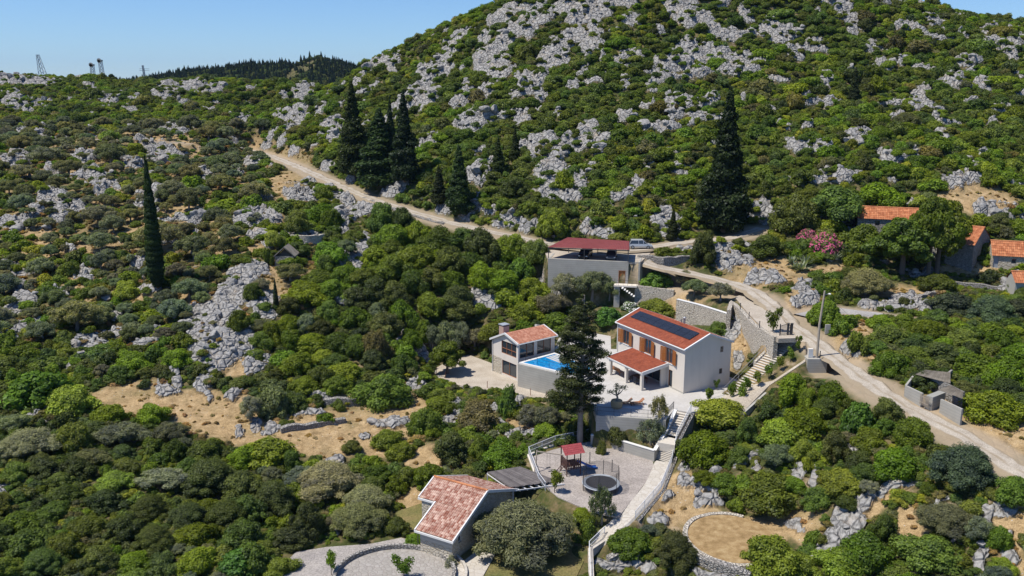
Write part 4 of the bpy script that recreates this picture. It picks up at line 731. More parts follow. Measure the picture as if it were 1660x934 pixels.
dd_ = MB().box(12.1, -.05, -3.72, 13.1, .05, -1.6).build('door', 'wood_shutter', gb); MB().box(12.2, -.08, -2.75, 12.26, -.055, -2.6).build('handle', 'dark_metal', dd_); fr = MB(); fr.box(12.02, -.17, -3.72, 12.098, .1, -1.52); fr.box(13.102, -.17, -3.72, 13.18, .1, -1.52); fr.box(12.098, -.17, -1.598, 13.102, .1, -1.52); fr.build('door_frame', 'wood_brown', gb)
s_ = thing('parking_stair', 'straight grey stair beside the carport wall in shade', 'staircase'); s_.matrix_world = cp.matrix_world.copy(); mb = MB()
for i in range(19): mb.box(13.66, 3.4-i*.19, -5, 15.3, 3.59-i*.19, -.1-i*.2)
mb.build('tread', 'concrete', s_)
ld = thing('door_landing', 'white concrete landing with railing at the brown door', 'landing'); ld.matrix_world = cp.matrix_world.copy(); MB().box(11.4, -1.75, -4.0, 15.3, -.152, -3.76).build('landing_slab', 'render_white', ld); MB().box(11.45, -1.6, -9, 12.4, -.2, -4.0).build('landing_pier', 'render_grey', ld)
q = MB()
for i in range(6): q.bar((11.45+i*.75, -1.7, -3.76), (11.45+i*.75, -1.7, -2.85), .035)
q.bar((11.45, -1.7, -2.85), (15.2, -1.7, -2.85), .04); q.bar((11.45, -1.7, -3.3), (15.2, -1.7, -3.3), .025); q.bar((11.45, -1.7, -2.85), (11.45, -.2, -2.85), .04); q.build('railing', 'dark_metal', ld)
q = MB(); [q.box(12.8+i*.38, -2.95, -4.05-.26*i, 13.1+i*.38, -1.8, -3.97-.26*i) for i in range(6)]; q.build('open_step', 'trim_white', ld)
def car(loc, rz_, body, label, L_=4.3, H=1.45, W_=1.75, van=False):
    t_ = thing('parked_car', label, 'car', loc, rz_, 'cars parked at the villa'); hood = .62 if van else .56
    def loft(sec):
        mb = MB(); n = None
        for x, zs, ys in sec: n = len(zs); mb.v += [(x, y, z) for y, z in zip(ys, zs)]; mb.lv += [1]*n
        for i in range(len(sec)-1):
            for k in range(n): mb.f.append((i*n+k, i*n+(k+1) % n, (i+1)*n+(k+1) % n, (i+1)*n+k))
        mb.f += [tuple(range(n))[::-1], tuple((len(sec)-1)*n+k for k in range(n))]; return mb
    w = W_/2; belt = .92 if van else .86
    def sec(x, zt, wf, z0=.22): return (x, [z0, z0, .5, zt, zt, .5], [-w*wf*.93, w*wf*.93, w*wf, w*wf*.93, -w*wf*.93, -w*wf])
    hl = L_/2
    bd = loft([sec(-hl, belt*.82, .86, .35), sec(-hl+.12, belt*.97, .96), sec(-hl+.6, belt, 1), sec(.3, belt, 1), sec(.95, belt*.99, 1), sec(hl-.5, belt*.86, .97), sec(hl-.12, belt*.72, .92), sec(hl, belt*.6, .82, .32)]); bd.build('body', body, t_, smooth=False)
    def cab(x, zt, wf): return (x, [belt-.02, belt-.02, zt, zt], [-w*.93, w*.93, w*wf, -w*wf])
    gl_ = loft([cab(-hl+.12, belt+.02, .9), cab(-hl+.45 if van else -hl+.8, H-.05, .74), cab(.35 if van else .2, H-.03, .76), cab(1.25 if van else 1.1, belt+.02, .9)]); gl_.build('windows', 'glass', t_)
    rf_ = loft([(x, [H-.06, H-.06, H, H], [-w*.77, w*.77, w*.68, -w*.68]) for x in ((-hl+.48 if van else -hl+.82), -.3, (.38 if van else .22))]); rf_.build('roof', body, t_)
    q = MB()
    for sx in (-.35, .55 if not van else .5):
        for sy in (-1, 1): q.bar((sx-.0, sy*w*.935, belt), (sx-.03, sy*w*.765, H-.03), .08)
    for sy in (-1, 1): q.bar((-hl+.2, sy*w*.92, belt), (-hl+.5 if van else -hl+.8, sy*w*.76, H-.04), .1); q.bar((1.2 if van else 1.05, sy*w*.92, belt), (.38 if van else .22, sy*w*.76, H-.04), .07)
    q.build('pillars', body, t_)
    for sx in (-hl+.75, hl-.8):
        for sy in (-1, 1):
            a_ = MB(); y0 = sy*(w-.1); a_.tube([(sx, y0-.1, .32), (sx, y0+.11, .32)], .32, 16); wh = a_.build('wheel', 'rubber', t_); r_ = MB(); r_.tube([(sx, y0+sy*.11, .32), (sx, y0+sy*.125, .32)], .2, 12); r_.build('rim', 'grey_metal', wh)
    for sy in (-1, 1): MB().box(hl-.16, sy*.62-.14, belt*.6, hl-.02, sy*.62+.14, belt*.74).build('headlight', 'lamp_glass', t_)
    for sy in (-1, 1): MB().box(-hl-.01, sy*.66-.1, belt*.7, -hl+.08, sy*.66+.1, belt*.92).build('tail_light', 'sheet_red', t_)
    return t_
x, y, z = P(1038, 403, -28.35); car((x, y+.2, -28.33), R(-3), 'car_silver', 'silver family car parked on the upper track beside the carport', 4.3, 1.6, 1.75, True)
car(tuple(cp.matrix_world @ Vector((6.0, 2.6, -.04))), cax-R(95), 'car_black', 'black car under the carport, on the side away from the stair', 4.4, 1.55, 1.8, True)
car(tuple(cp.matrix_world @ Vector((10.5, 2.6, -.04))), cax-R(88), 'car_grey', 'dark grey car under the carport, nearer the stair', 4.2, 1.42, 1.75)
wall_line(resample([P(1034, 418, -29), P(1075, 424, -29.3), P(1120, 424, -29.6), P(1150, 428, -29.9)], 1.0), -32, lambda x, y: -28.4-.02*(x-20), .9, 'dry_stone_wall', 'dry_stone', 'dry stone wall between the upper track and the lower road', rough=.15)
# ------------------------------------------------------------------ small stone house
SK = (-5.9, 77.4); sh = thing('stone_cottage', 'small cream stone house with long mottled tile roof at the bottom', 'house'); sh.matrix_world = Matrix.Translation((*SK, -46.1)) @ Matrix.Rotation(R(60), 4, 'Z')
SL, W1, W2, SX = 12.3, 3.9, 6.05, 3.3; E1, RX, RZ = 2.7, 6.15, 5.15; sl = (RZ-E1)/RX
def s_top(x): return E1+sl*(x if x < RX else 2*RX-x)-.12
mb = MB(); wall_with_holes(mb, 0, RX, -1, s_top, 0, .4, [(1.05, 1.75, 1.55, 2.4)]); wall_with_holes(mb, RX, SL, -1, s_top, 0, .4, [])
mb.box(0, .4, -1, .4, W1, E1-.1); wall_with_holes(mb, 0.4, SX+.4, -1, s_top, W1-.4, .4, []); mb.box(SX, W1, -1, SX+.4, W2, s_top(SX)); wall_with_holes(mb, SX+.4, RX, -1, s_top, W2-.4, .4, []); wall_with_holes(mb, RX, SL, -1, s_top, W2-.4, .4, []); mb.box(SL-.4, .4, -1, SL, W2-.4, s_top(SL))
mb.build('wall', 'stone_cream', sh); opening_y(sh, 1.05, 1.75, 1.55, 2.4, .15, 'render_white', mull=1, nm='window', fw=.1)
MB().box(-.02, .02, 1.5, .0, W1, E1-.12).build('render_band', 'render_grey', sh)
e1 = tiled((-.35, -.3, E1-.14), (0, W1+.6, 0), (SX+.35, 0, (SX+.35)*sl), 19, 11, .07, .04); e2 = tiled((SX, -.3, E1-.14+(SX+.35)*sl), (0, W2+.6, 0), (RX-SX, 0, (RX-SX)*sl), 29, 9, .07, .04)
e1.add(e2.v, e2.f); n1_ = len(e1.lv)-len(e2.lv); e1.lv[n1_:] = e2.lv; e1.build('roof', 'tile_mixed', sh)
tiled((SL+.35, -.3, E1-.14), (0, W2+.6, 0), (-(SL+.35-RX), 0, (SL+.35-RX)*sl), 29, 20, .07, .04).build('rear_roof', 'tile_mixed', sh)
e = MB(); e.tube([(RX, -.35, RZ+.08), (RX, W2+.35, RZ+.08)], .13, 8); e.build('ridge_cap', 'tile_old', sh)
e = MB(); zf = lambda x: E1-.14+sl*((x+.35) if x < RX else (2*RX-x+.35))
def vg(y, x0, x1): e.bar((x0, y, zf(x0)-.02), (x1, y, zf(x1)-.02), .14, .3, (0, 0, 1))
vg(-.36, -.4, RX); vg(-.36, RX, SL+.4); vg(W1+.36, -.4, SX); vg(W2+.36, SX, RX); vg(W2+.36, RX, SL+.4); e.bar((-.42, -.4, zf(-.4)-.1), (-.42, W1+.4, zf(-.4)-.1), .14, .2); e.bar((SX-.08, W1+.4, zf(SX)-.12), (SX-.08, W2+.4, zf(SX)-.12), .14, .2); e.build('verge', 'trim_white', sh)
# pergola with reed cover behind the cottage
pts = [P(790, 766, -43.0), P(843, 757, -43.0), P(915, 784, -43.3), P(832, 795, -43.2)]
pg = thing('pergola', 'white pergola with dark grey reed cover beside the cottage roof', 'pergola', (pts[0][0], pts[0][1], -46.1)); o3 = Vector((pts[0][0], pts[0][1], -46.1)); lp = [Vector(p)-o3 for p in pts]
mb = MB(); nn_ = 26
for i in range(nn_):
    a, b_ = lp[0].lerp(lp[1], i/nn_), lp[0].lerp(lp[1], (i+.93)/nn_); c_, d_ = lp[3].lerp(lp[2], (i+.93)/nn_), lp[3].lerp(lp[2], i/nn_); e1_ = .84+.05*random.random(); c_ = b_.lerp(c_, e1_); d_ = a.lerp(d_, e1_); u = Vector((0, 0, .05+.02*random.random())); mb.add([a, b_, c_, d_, a+u, b_+u, c_+u, d_+u], [(3, 2, 1, 0), (4, 5, 6, 7), (0, 1, 5, 4), (1, 2, 6, 5), (2, 3, 7, 6), (3, 0, 4, 7)], random.random())
mb.build('reed_cover', 'reed', pg)
q = MB(); [q.bar(lp[0].lerp(lp[3], t_)-Vector((0, 0, .08)), lp[1].lerp(lp[2], t_)-Vector((0, 0, .08)), .08, .12) for t_ in (0, .33, .66, 1)]; [q.bar(lp[0].lerp(lp[1], t_)-Vector((0, 0, .2)), lp[3].lerp(lp[2], t_)-Vector((0, 0, .2)), .07, .1) for t_ in np.linspace(0, 1, 8)]; q.build('beam', 'white_metal', pg)
for p in (lp[1], lp[2], lp[3], lp[0]): q = MB(); q.bar((p.x, p.y, -.1 if p is not lp[1] else .0), (p.x, p.y, p.z-.14), .12); q.build('post', 'white_metal', pg)
# lamp post
lm = thing('garden_lamp', 'black garden lamp post with three globes beside the cottage', 'lamp post', P(678, 889, -46.05)); q = MB(); q.tube([(0, 0, 0), (0, 0, .3), (0, 0, 2.1)], [.09, .05, .04], 8); q.tube([(-.35, 0, 1.9), (-.3, 0, 1.7), (0, 0, 1.65), (.3, 0, 1.7), (.35, 0, 1.9)], .025, 6); q.build('lamp_stand', 'dark_metal', lm)
for x, z in ((-.35, 2.0), (.35, 2.0), (0, 2.2)): q = MB(); q.lathe([(0, -.12), (.08, -.09), (.12, 0), (.08, .09), (0, .14)], 10); ob = q.build('lamp_shade', 'dark_metal', lm); ob.location = (x, 0, z)
# round patio at the bottom
cx, cy_, _ = P(640, 933, -46.0)
circ = [(cx+5.6*math.cos(a), cy_+4.9*math.sin(a)) for a in np.linspace(0, 2*math.pi, 44, endpoint=False)]
MB().prism(circ, -46.3, -46.0).build('round_patio', 'cobble', kind='structure')
arc = [(cx+5.75*math.cos(a), cy_+5.05*math.sin(a), 0) for a in np.linspace(R(-25), R(205), 40)]; wall_line(arc, -46.6, -45.55, .34, 'round_wall', 'dry_stone', 'low curved stone wall round the cobbled circle', rough=.03)
arc2 = [(cx+6.9*math.cos(a), cy_+6.0*math.sin(a), 0) for a in np.linspace(R(-25), R(75), 20)]; wall_line(arc2, -46.6, -45.7, .25, 'kerb_wall', 'flagstone', 'low pale kerb wall curving between cottage and cobbled circle')
slab('cottage_path', [P(655, 878, -46.05), P(690, 855, -46.05), P(712, 880, -46.05), P(745, 915, -46.05), P(790, 880, -46.05), P(802, 900, -46.05), P(780, 940, -46.05), P(720, 940, -46.05), P(690, 900, -46.05)], -46.02, 'flagstone', .2)
slab('stepping_path', [P(908, 845, -45.9), P(925, 838, -45.9), P(960, 862, -45.9), P(985, 850, -45.9), P(990, 868, -45.9), P(955, 880, -45.9), P(905, 862, -45.9)], -45.9, 'flagstone', .5)
# ------------------------------------------------------------------ playground
pt = thing('play_tower', 'wooden play tower with red roof and blue slide on the gravel', 'play tower', P(925, 766, -43.5), R(20)); w2 = .85
for x in (-w2, w2):
    for y in (-w2, w2): MB().box(x-.05, y-.05, 0, x+.05, y+.05, 3.0).build('post', 'wood_dark', pt)
MB().box(-w2, -w2, 1.15, w2, w2, 1.22).build('platform', 'wood_dark', pt); q = MB()
for i in range(8): a = -w2+.1+i*.21; q.box(a, -w2-.04, .75, a+.13, -w2-.01, 2.05); q.box(-w2-.04, a, .75, -w2-.01, a+.13, 2.05)
q.build('slat_panel', 'wood_dark', pt)
for nm_, p0_, pv_ in (('roof', (-w2-.4, -w2-.35, 2.75), (0, w2+.35, .75)), ('rear_roof', (-w2-.4, w2+.35, 2.75), (0, -w2-.35, .75))): tiled(p0_, (2*w2+.8, 0, 0), pv_, 12, 5, .02, .02).build(nm_, 'fibre_play', pt)
q = MB(); sl_ = [(w2, 0, 1.2), (w2+.5, 0, 1.0), (w2+1.2, 0, .55), (w2+1.9, 0, .2), (w2+2.5, 0, .12)]
for a, b_ in zip(sl_[:-1], sl_[1:]): q.bar(a, b_, .5, .04); q.bar((a[0], -.26, a[2]+.07), (b_[0], -.26, b_[2]+.07), .04, .16); q.bar((a[0], .26, a[2]+.07), (b_[0], .26, b_[2]+.07), .04, .16)
q.build('slide', 'blue_plastic', pt); q = MB(); [q.bar((-w2-.1-i*.2, -.3, 1.1-i*.25), (-w2-.1-i*.2, .3, 1.1-i*.25), .05) for i in range(5)]; q.bar((-w2, -.3, 1.2), (-w2-1.1, -.3, 0), .06); q.bar((-w2, .3, 1.2), (-w2-1.1, .3, 0), .06); q.build('ladder', 'wood_dark', pt)
q = MB(); q.bar((-w2, .2, 2.2), (-w2-2.6, 1.9, 2.35), .11); q.bar((-w2-2.6, 1.9, 2.5), (-w2-3.2, 1.2, 0), .09); q.bar((-w2-2.6, 1.9, 2.5), (-w2-2.3, 2.9, 0), .09); q.build('swing_beam', 'wood_pole', pt); q = MB(); q.bar((-w2-1.3, 1.05, 2.2), (-w2-1.3, 1.05, .5), .02); q.bar((-w2-1.6, 1.25, 2.2), (-w2-1.6, 1.25, .5), .02); q.box(-w2-1.7, 1.0, .46, -w2-1.2, 1.3, .5); q.build('swing_seat', 'dark_metal', pt)
tp = thing('trampoline', 'round trampoline with tall net poles on the gravel', 'trampoline', P(974, 792, -43.5)); q = MB(); q.lathe([(0, .72), (1.7, .74)], 30); q.build('jumping_mat', 'dark_metal', tp); q = MB(); q.lathe([(1.7, .76), (2.05, .76), (2.1, .70), (2.05, .64), (1.7, .70)], 32); q.build('padding', 'slate_cap', tp)
for k_ in range(6):
    a = k_*math.pi/3+.3; q = MB(); x, y = 2.1*math.cos(a), 2.1*math.sin(a); q.tube([(x, y, 0), (x, y, 2.5)], .035, 6); q.build('net_pole', 'dark_metal', tp)
m, t, b = newmat('netting'); b.inputs['Base Color'].default_value = (.03, .03, .035, 1); b.inputs['Alpha'].default_value = .35
q = MB(); q.lathe([(2.06, .8), (2.06, 2.4)], 36); q.build('net', 'netting', tp); q = MB(); q.lathe([(2.06, .1), (2.06, .66)], 36); q.build('skirt', 'netting', tp)
for i, (px, py, lb) in enumerate(((956, 752, 'first slim dark post standing between slide and trampoline'), (992, 765, 'second slim dark post behind the trampoline, beside the concrete wall'))): t_ = MB(); t_.tube([(0, 0, 0), (0, 0, 1.5)], .05, 6); o = t_.build('slim_post', 'dark_metal', label=lb, cat='post'); o.location = P(px, py, -43.5)
# ------------------------------------------------------------------ old stone houses on the right
def old_house(p_a, ang, Lx, Wy, eave, rise, label, mat='stone_old', tile='tile_old', holes=(), chim=False, name='stone_house'):
    o = thing(name, label, 'house'); o.matrix_world = Matrix.Translation(p_a) @ Matrix.Rotation(ang, 4, 'Z'); mb = MB()
    wall_with_holes(mb, 0, Lx, -1.5, lambda x: eave, 0, .5, [h[:4] for h in holes]); mb.box(0, Wy-.5, -1.5, Lx, Wy, eave)
    tp_ = lambda y: eave+rise*min(y, Wy-y)/(Wy/2)
    for x0 in (0, Lx-.5):
        s_ = MB(); wall_with_holes(s_, .5, Wy/2, -1.5, tp_, 0, .5, []); wall_with_holes(s_, Wy/2, Wy-.5, -1.5, tp_, 0, .5, []); mb.add([(x0+y, x, z) for x, y, z in s_.v], [f[::-1] for f in s_.f])
    mb.build('wall', mat, o); k_ = rise/(Wy/2)
    for nm_, y0, s in (('roof', -.25, 1), ('rear_roof', Wy+.25, -1)): tiled((-.15, y0, eave+.05-.25*k_), (Lx+.3, 0, 0), (0, s*(Wy/2+.25), (Wy/2+.25)*k_), int(Lx/.3), int(Wy/.75), .06, .04).build(nm_, tile, o)
    MB().tube([(-.2, Wy/2, eave+rise+.1), (Lx+.2, Wy/2, eave+rise+.1)], .13, 8).build('ridge_cap', tile, o)
    for h in holes:
        if h[4] == 'd':
            d1 = MB().box(h[0], .15, h[2], h[1], .2, h[3]).build('door', h[5], o)
        else: opening_y(o, *h[:4], .15, h[5], mull=1, nm='window', fw=.09)
    return o
a = P(1392, 372, -28.6); old_house(ground(1389, 372), R(-20), 12, 5.5, 2.2, 1.7, 'long old house with faded orange tiles behind the big green tree', holes=[(3, 3.8, .9, 1.8, 'w', 'wood_dark')])
hk = ground(1574, 441); old_house((hk[0]-8.5*math.cos(R(-42)), hk[1]-8.5*math.sin(R(-42)), hk[2]-.2), R(-42), 8.5, 10., 4.9, 2.4, 'roofed old stone house with bare rubble gable between tree and cottage', holes=[(3.2, 4.1, .6, 2.3, 'w', 'wood_dark')])
old_house(ground(1607, 434), R(-18), 8.5, 4.6, 2.3, 2.0, 'cream stone cottage with bright orange tiles and blue door', 'stone_cream', holes=[(.2, 1.0, .0, 2.0, 'd', 'slate_cap'), (2.9, 3.7, .9, 1.8, 'w', 'render_grey')])
old_house(P(1644, 476, -32.2), R(-8), 7, 3.5, 1.9, 1.3, 'low outbuilding with orange tiles at the right picture edge', 'render_grey', name='outbuilding')
wall_line(resample([P(1445, 492, -32.6), P(1550, 462, -32.3), P(1640, 470, -32.5)], 1.2), -35, lambda x, y: float(gsm(x, y+1))+.5, .8, 'dry_stone_wall', 'dry_stone', 'collapsed dry stone wall below the old stone houses', rough=.2)
wall_line(resample([P(1466, 322, -23), P(1497, 316, -22.5)], 1.0), -27, lambda x, y: float(gsm(x, y))+1.6, .9, 'dry_stone_wall', 'dry_stone', 'short stone wall above the long orange roofed house', rough=.15)
# roadside shed ruin
def PW_(px, py, z): return P(px, py, z)
rs = thing('ruined_shed', 'low ruined shed with grey corrugated roof by the road', 'shed', P(1500, 630, -35.2))
o3 = Vector(P(1500, 630, -35.2))
def wl(mb, pts, z0, z1, th=.22):
    for a_, b_ in zip(pts[:-1], pts[1:]):
        a_ = Vector(P(*a_))-o3; b_ = Vector(P(*b_))-o3; a_.z = b_.z = 0; d_ = (b_-a_).normalized(); n_ = Vector((-d_.y, d_.x, 0))*th/2; mb.prism([(a_+n_)[:2], (b_+n_)[:2], (b_-n_)[:2], (a_-n_)[:2]], z0, z1)
mb = MB(); wl(mb, [(1467, 640, -35.2), (1494, 656, -35.4)], -1, 1.15); wl(mb, [(1467, 640, -35.2), (1479, 622, -35)], -1, 1.2); wl(mb, [(1505, 659, -35.4), (1526, 648, -35.2)], -1, 1.0, .8); wl(mb, [(1524, 664, -35.5), (1558, 682, -35.6)], -1, .95); mb.build('yard_wall', 'concrete', rs)
mb = MB(); wl(mb, [(1485, 622, -35), (1520, 636, -35.1), (1560, 660, -35.3)], -1, 1.7); wl(mb, [(1520, 636, -35.1), (1541, 617, -35)], -1, 1.6); mb.build('shed_wall', 'stone_old', rs)
for A_, B_, C_, D_, z0, z1 in (((1483, 607), (1541, 622), (1541, 604), (1500, 600), 1.75, 2.0), ((1522, 632), (1560, 647), (1562, 636), (1541, 624), 1.7, 2.0)):
    q4 = [Vector(P(*A_, -35.2+z0))-o3, Vector(P(*B_, -35.2+z0))-o3, Vector(P(*C_, -35.2+z1))-o3, Vector(P(*D_, -35.2+z1))-o3]; mb = MB(); n_ = 30
    for i in range(n_*2+1): t_ = i/(2*n_); h = .05*(i % 2); mb.v += [tuple(q4[0].lerp(q4[1], t_)+Vector((0, 0, h))), tuple(q4[3].lerp(q4[2], t_)+Vector((0, 0, h)))]; mb.lv += [random.random()]*2
    mb.f = [(2*i, 2*i+2, 2*i+3, 2*i+1) for i in range(2*n_)]; mb.build('roof', 'sheet_fibre', rs)
q = MB(); ga = Vector(P(1491, 655, -35.3))-o3; gb_ = Vector(P(1504, 661, -35.4))-o3
for i in range(8): p = ga.lerp(gb_, i/7); q.bar(p, p+Vector((0, 0, 1.25)), .07)
q.bar(ga+Vector((0, 0, .3)), gb_+Vector((0, 0, .3)), .06); q.bar(ga+Vector((0, 0, 1.0)), gb_+Vector((0, 0, 1.0)), .06); q.build('gate', 'wood_pole', rs)
# stone hut and round terraces on the left
hp = P(462, 431, -30.8); ht = thing('stone_hut', 'tiny dry stone hut with slab roof and dark gable', 'hut'); ht.matrix_world = Matrix.Translation(hp) @ Matrix.Rotation(R(0), 4, 'Z')
mb = MB(); mb.box(-1.7, 0, -1, 1.6, .5, 1.7); mb.box(-1.7, .5, -1, -1.2, 3.2, 1.7); mb.box(1.1, .5, -1, 1.6, 3.2, 1.7); mb.build('wall', 'dry_stone', ht)
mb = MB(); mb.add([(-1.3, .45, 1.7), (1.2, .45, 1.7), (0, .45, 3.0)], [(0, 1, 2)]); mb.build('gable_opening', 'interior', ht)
for s in (-1, 1): q = MB(); q.add([(s*1.9, -.1, 1.55), (0, -.1, 3.2), (0, 3.3, 3.2), (s*1.9, 3.3, 1.55), (s*1.9, -.1, 1.75), (0, -.1, 3.42), (0, 3.3, 3.42), (s*1.9, 3.3, 1.75)], [(0, 1, 2, 3), (7, 6, 5, 4), (0, 4, 5, 1), (1, 5, 6, 2), (2, 6, 7, 3), (3, 7, 4, 0)]); q.build('roof_slab', 'sheet_fibre', ht)
def ring(px, py, rx_px, z_off, label, h=.8, a0=0, a1=360, ry=None):
    g = ground(px, py); dep = proj(*g)[2]; r = rx_px*dep/FPX; ry = ry or r
    pts = [(g[0]+r*math.cos(a), g[1]+ry*math.sin(a)) for a in np.linspace(R(a0), R(a1), 36)]
    wall_line(pts, lambda x, y: float(gsm(x, y))-1, lambda x, y: g[2]+z_off, .7, 'stone_ring', 'dry_stone_pale', label, rough=.08); return g, r
ring(500, 385, 28, .9, 'half round dry stone terrace wall above the stone hut', a0=180, a1=370)
g = P(1186, 876, -44.5); thr = [(g[0]+4.4*math.cos(a), g[1]+4.9*math.sin(a)) for a in np.linspace(0, 2*math.pi, 40, endpoint=False)]
MB().prism(thr, -45.3, -44.25).build('threshing_floor', 'straw', kind='structure'); wall_line([(g[0]+4.6*math.cos(a), g[1]+5.1*math.sin(a)) for a in np.linspace(R(60), R(330), 34)], -46.8, -44.15, .5, 'threshing_ring', 'dry_stone_pale', 'circular pale stone ring round the straw covered threshing floor', rough=.05)
for pts, lb, hh_ in (([(1037, 905, -45.6), (1010, 900, -45.5), (985, 910, -45.8)], 'short ruined stone wall beside the bright round bush at the bottom', .9), ([(455, 701, -42.6), (520, 690, -42.6), (560, 684, -42.7)], 'low dry stone wall crossing the dry grass field', .7), ([(525, 655, -41.7), (570, 657, -41.8), (600, 652, -41.8)], 'broken dry stone wall along the upper edge of the dry field', .8), ([(590, 322, -24.8), (650, 345, -26), (720, 364, -26.8)], 'low dry stone wall under the gravel road on the left', .3), ([(1105, 900, -45.5), (1160, 925, -45.8), (1215, 945, -46)], 'tumbled stone wall below the threshing floor', .8), ([(405, 362, -27), (455, 358, -26.6)], 'dry stone terrace wall above the dry stone hut', .9)):
    pp = [ground(a_, b_) for a_, b_, _ in pts]; wall_line(resample([p[:2] for p in pp], .9), lambda x, y: float(gsm(x, y))-1, lambda x, y: float(gsm(x, y))+hh_, .8, 'dry_stone_wall', 'dry_stone', lb, rough=.2)
# ------------------------------------------------------------------ masts on the skyline
def lattice(px, py, hpx, Y, wb, wt, label, dishes=False, name='lattice_mast', cross=False, lean=0):
    x, y, z = PY(px, py, Y); dep = proj(x, y, z)[2]; H = hpx*dep/FPX; o = thing(name, label, 'mast', (x, y, z)); q = MB(); n = max(5, int(H/2.2)); c = [(-1, -1), (1, -1), (1, 1), (-1, 1)]
    def pt_(k, i): f = i/n; w_ = wb+(wt-wb)*f; return Vector((c[k][0]*w_/2+lean*H*f, c[k][1]*w_/2, H*f))
    for i in range(n):
        for k in range(4): q.bar(pt_(k, i), pt_(k, i+1), .17); q.bar(pt_(k, i), pt_((k+1) % 4, i+1), .09); q.bar(pt_(k, i+1), pt_((k+1) % 4, i+1), .09)
    q.build('lattice', 'grey_metal', o)
    if dishes: d_ = MB(); [d_.tube([(lean*H, -wt*.6, H*(.97-.07*i)), (lean*H, -wt*.6-.5, H*(.97-.07*i))], .9 if i == 0 else .7, 10) for i in range(2)]; d_.box(lean*H-1.0, -.6, H*.9, lean*H+1.0, .6, H); d_.build('antenna', 'render_grey', o)
    if cross: d_ = MB(); [d_.bar((-2.2, 0, H*(.7+.1*i)), (2.2, 0, H*(.7+.1*i)), .12) for i in range(2)]; d_.build('crossarm', 'dark_metal', o)
lattice(70, 124, 34, 400, 2.6, .9, 'tall lattice pylon on the left rocky crest', lean=-.14); lattice(151, 124, 19, 395, 1.5, 1.2, 'shorter communication mast with dishes on the skyline', True); lattice(166, 122, 24, 395, 1.4, 1.2, 'taller communication mast with dishes on the skyline', True, lean=-.06)
lattice(236, 134, 27, 395, .7, .5, 'narrow power line pole with crossarms on the skyline', cross=True, name='power_pole', lean=-.08)
# ------------------------------------------------------------------ vegetation: crown and trunk shapes (shared by many plants)
def ico(sub):
    import bmesh
    bm = bmesh.new(); bmesh.ops.create_icosphere(bm, subdivisions=sub, radius=1); v = np.array([p.co[:] for p in bm.verts]); f = np.array([[q.index for q in p.verts] for p in bm.faces]); bm.free(); return v, f
ICO1, ICO2, ICO3 = ico(1), ico(2), ico(3)
def raw_mesh(name, V, quads, tris, lv, mats, midx=None, smooth=True):
    me = bpy.data.meshes.new(name); V = np.asarray(V, np.float32); me.vertices.add(len(V)); me.vertices.foreach_set('co', V.ravel())
    nq, ntr = len(quads), len(tris); loops = np.concatenate([np.asarray(quads, np.int32).ravel(), np.asarray(tris, np.int32).ravel()])
    me.loops.add(len(loops)); me.loops.foreach_set('vertex_index', loops); me.polygons.add(nq+ntr)
    me.polygons.foreach_set('loop_start', np.concatenate([np.arange(nq)*4, nq*4+np.arange(ntr)*3]).astype(np.int32)); me.update(calc_edges=True)
    a = me.attributes.new('lv', 'FLOAT', 'POINT'); a.data.foreach_set('value', np.asarray(lv, np.float32))
    for m_ in mats: me.materials.append(MATS[m_])
    if midx is not None: me.polygons.foreach_set('material_index', midx)
    return me
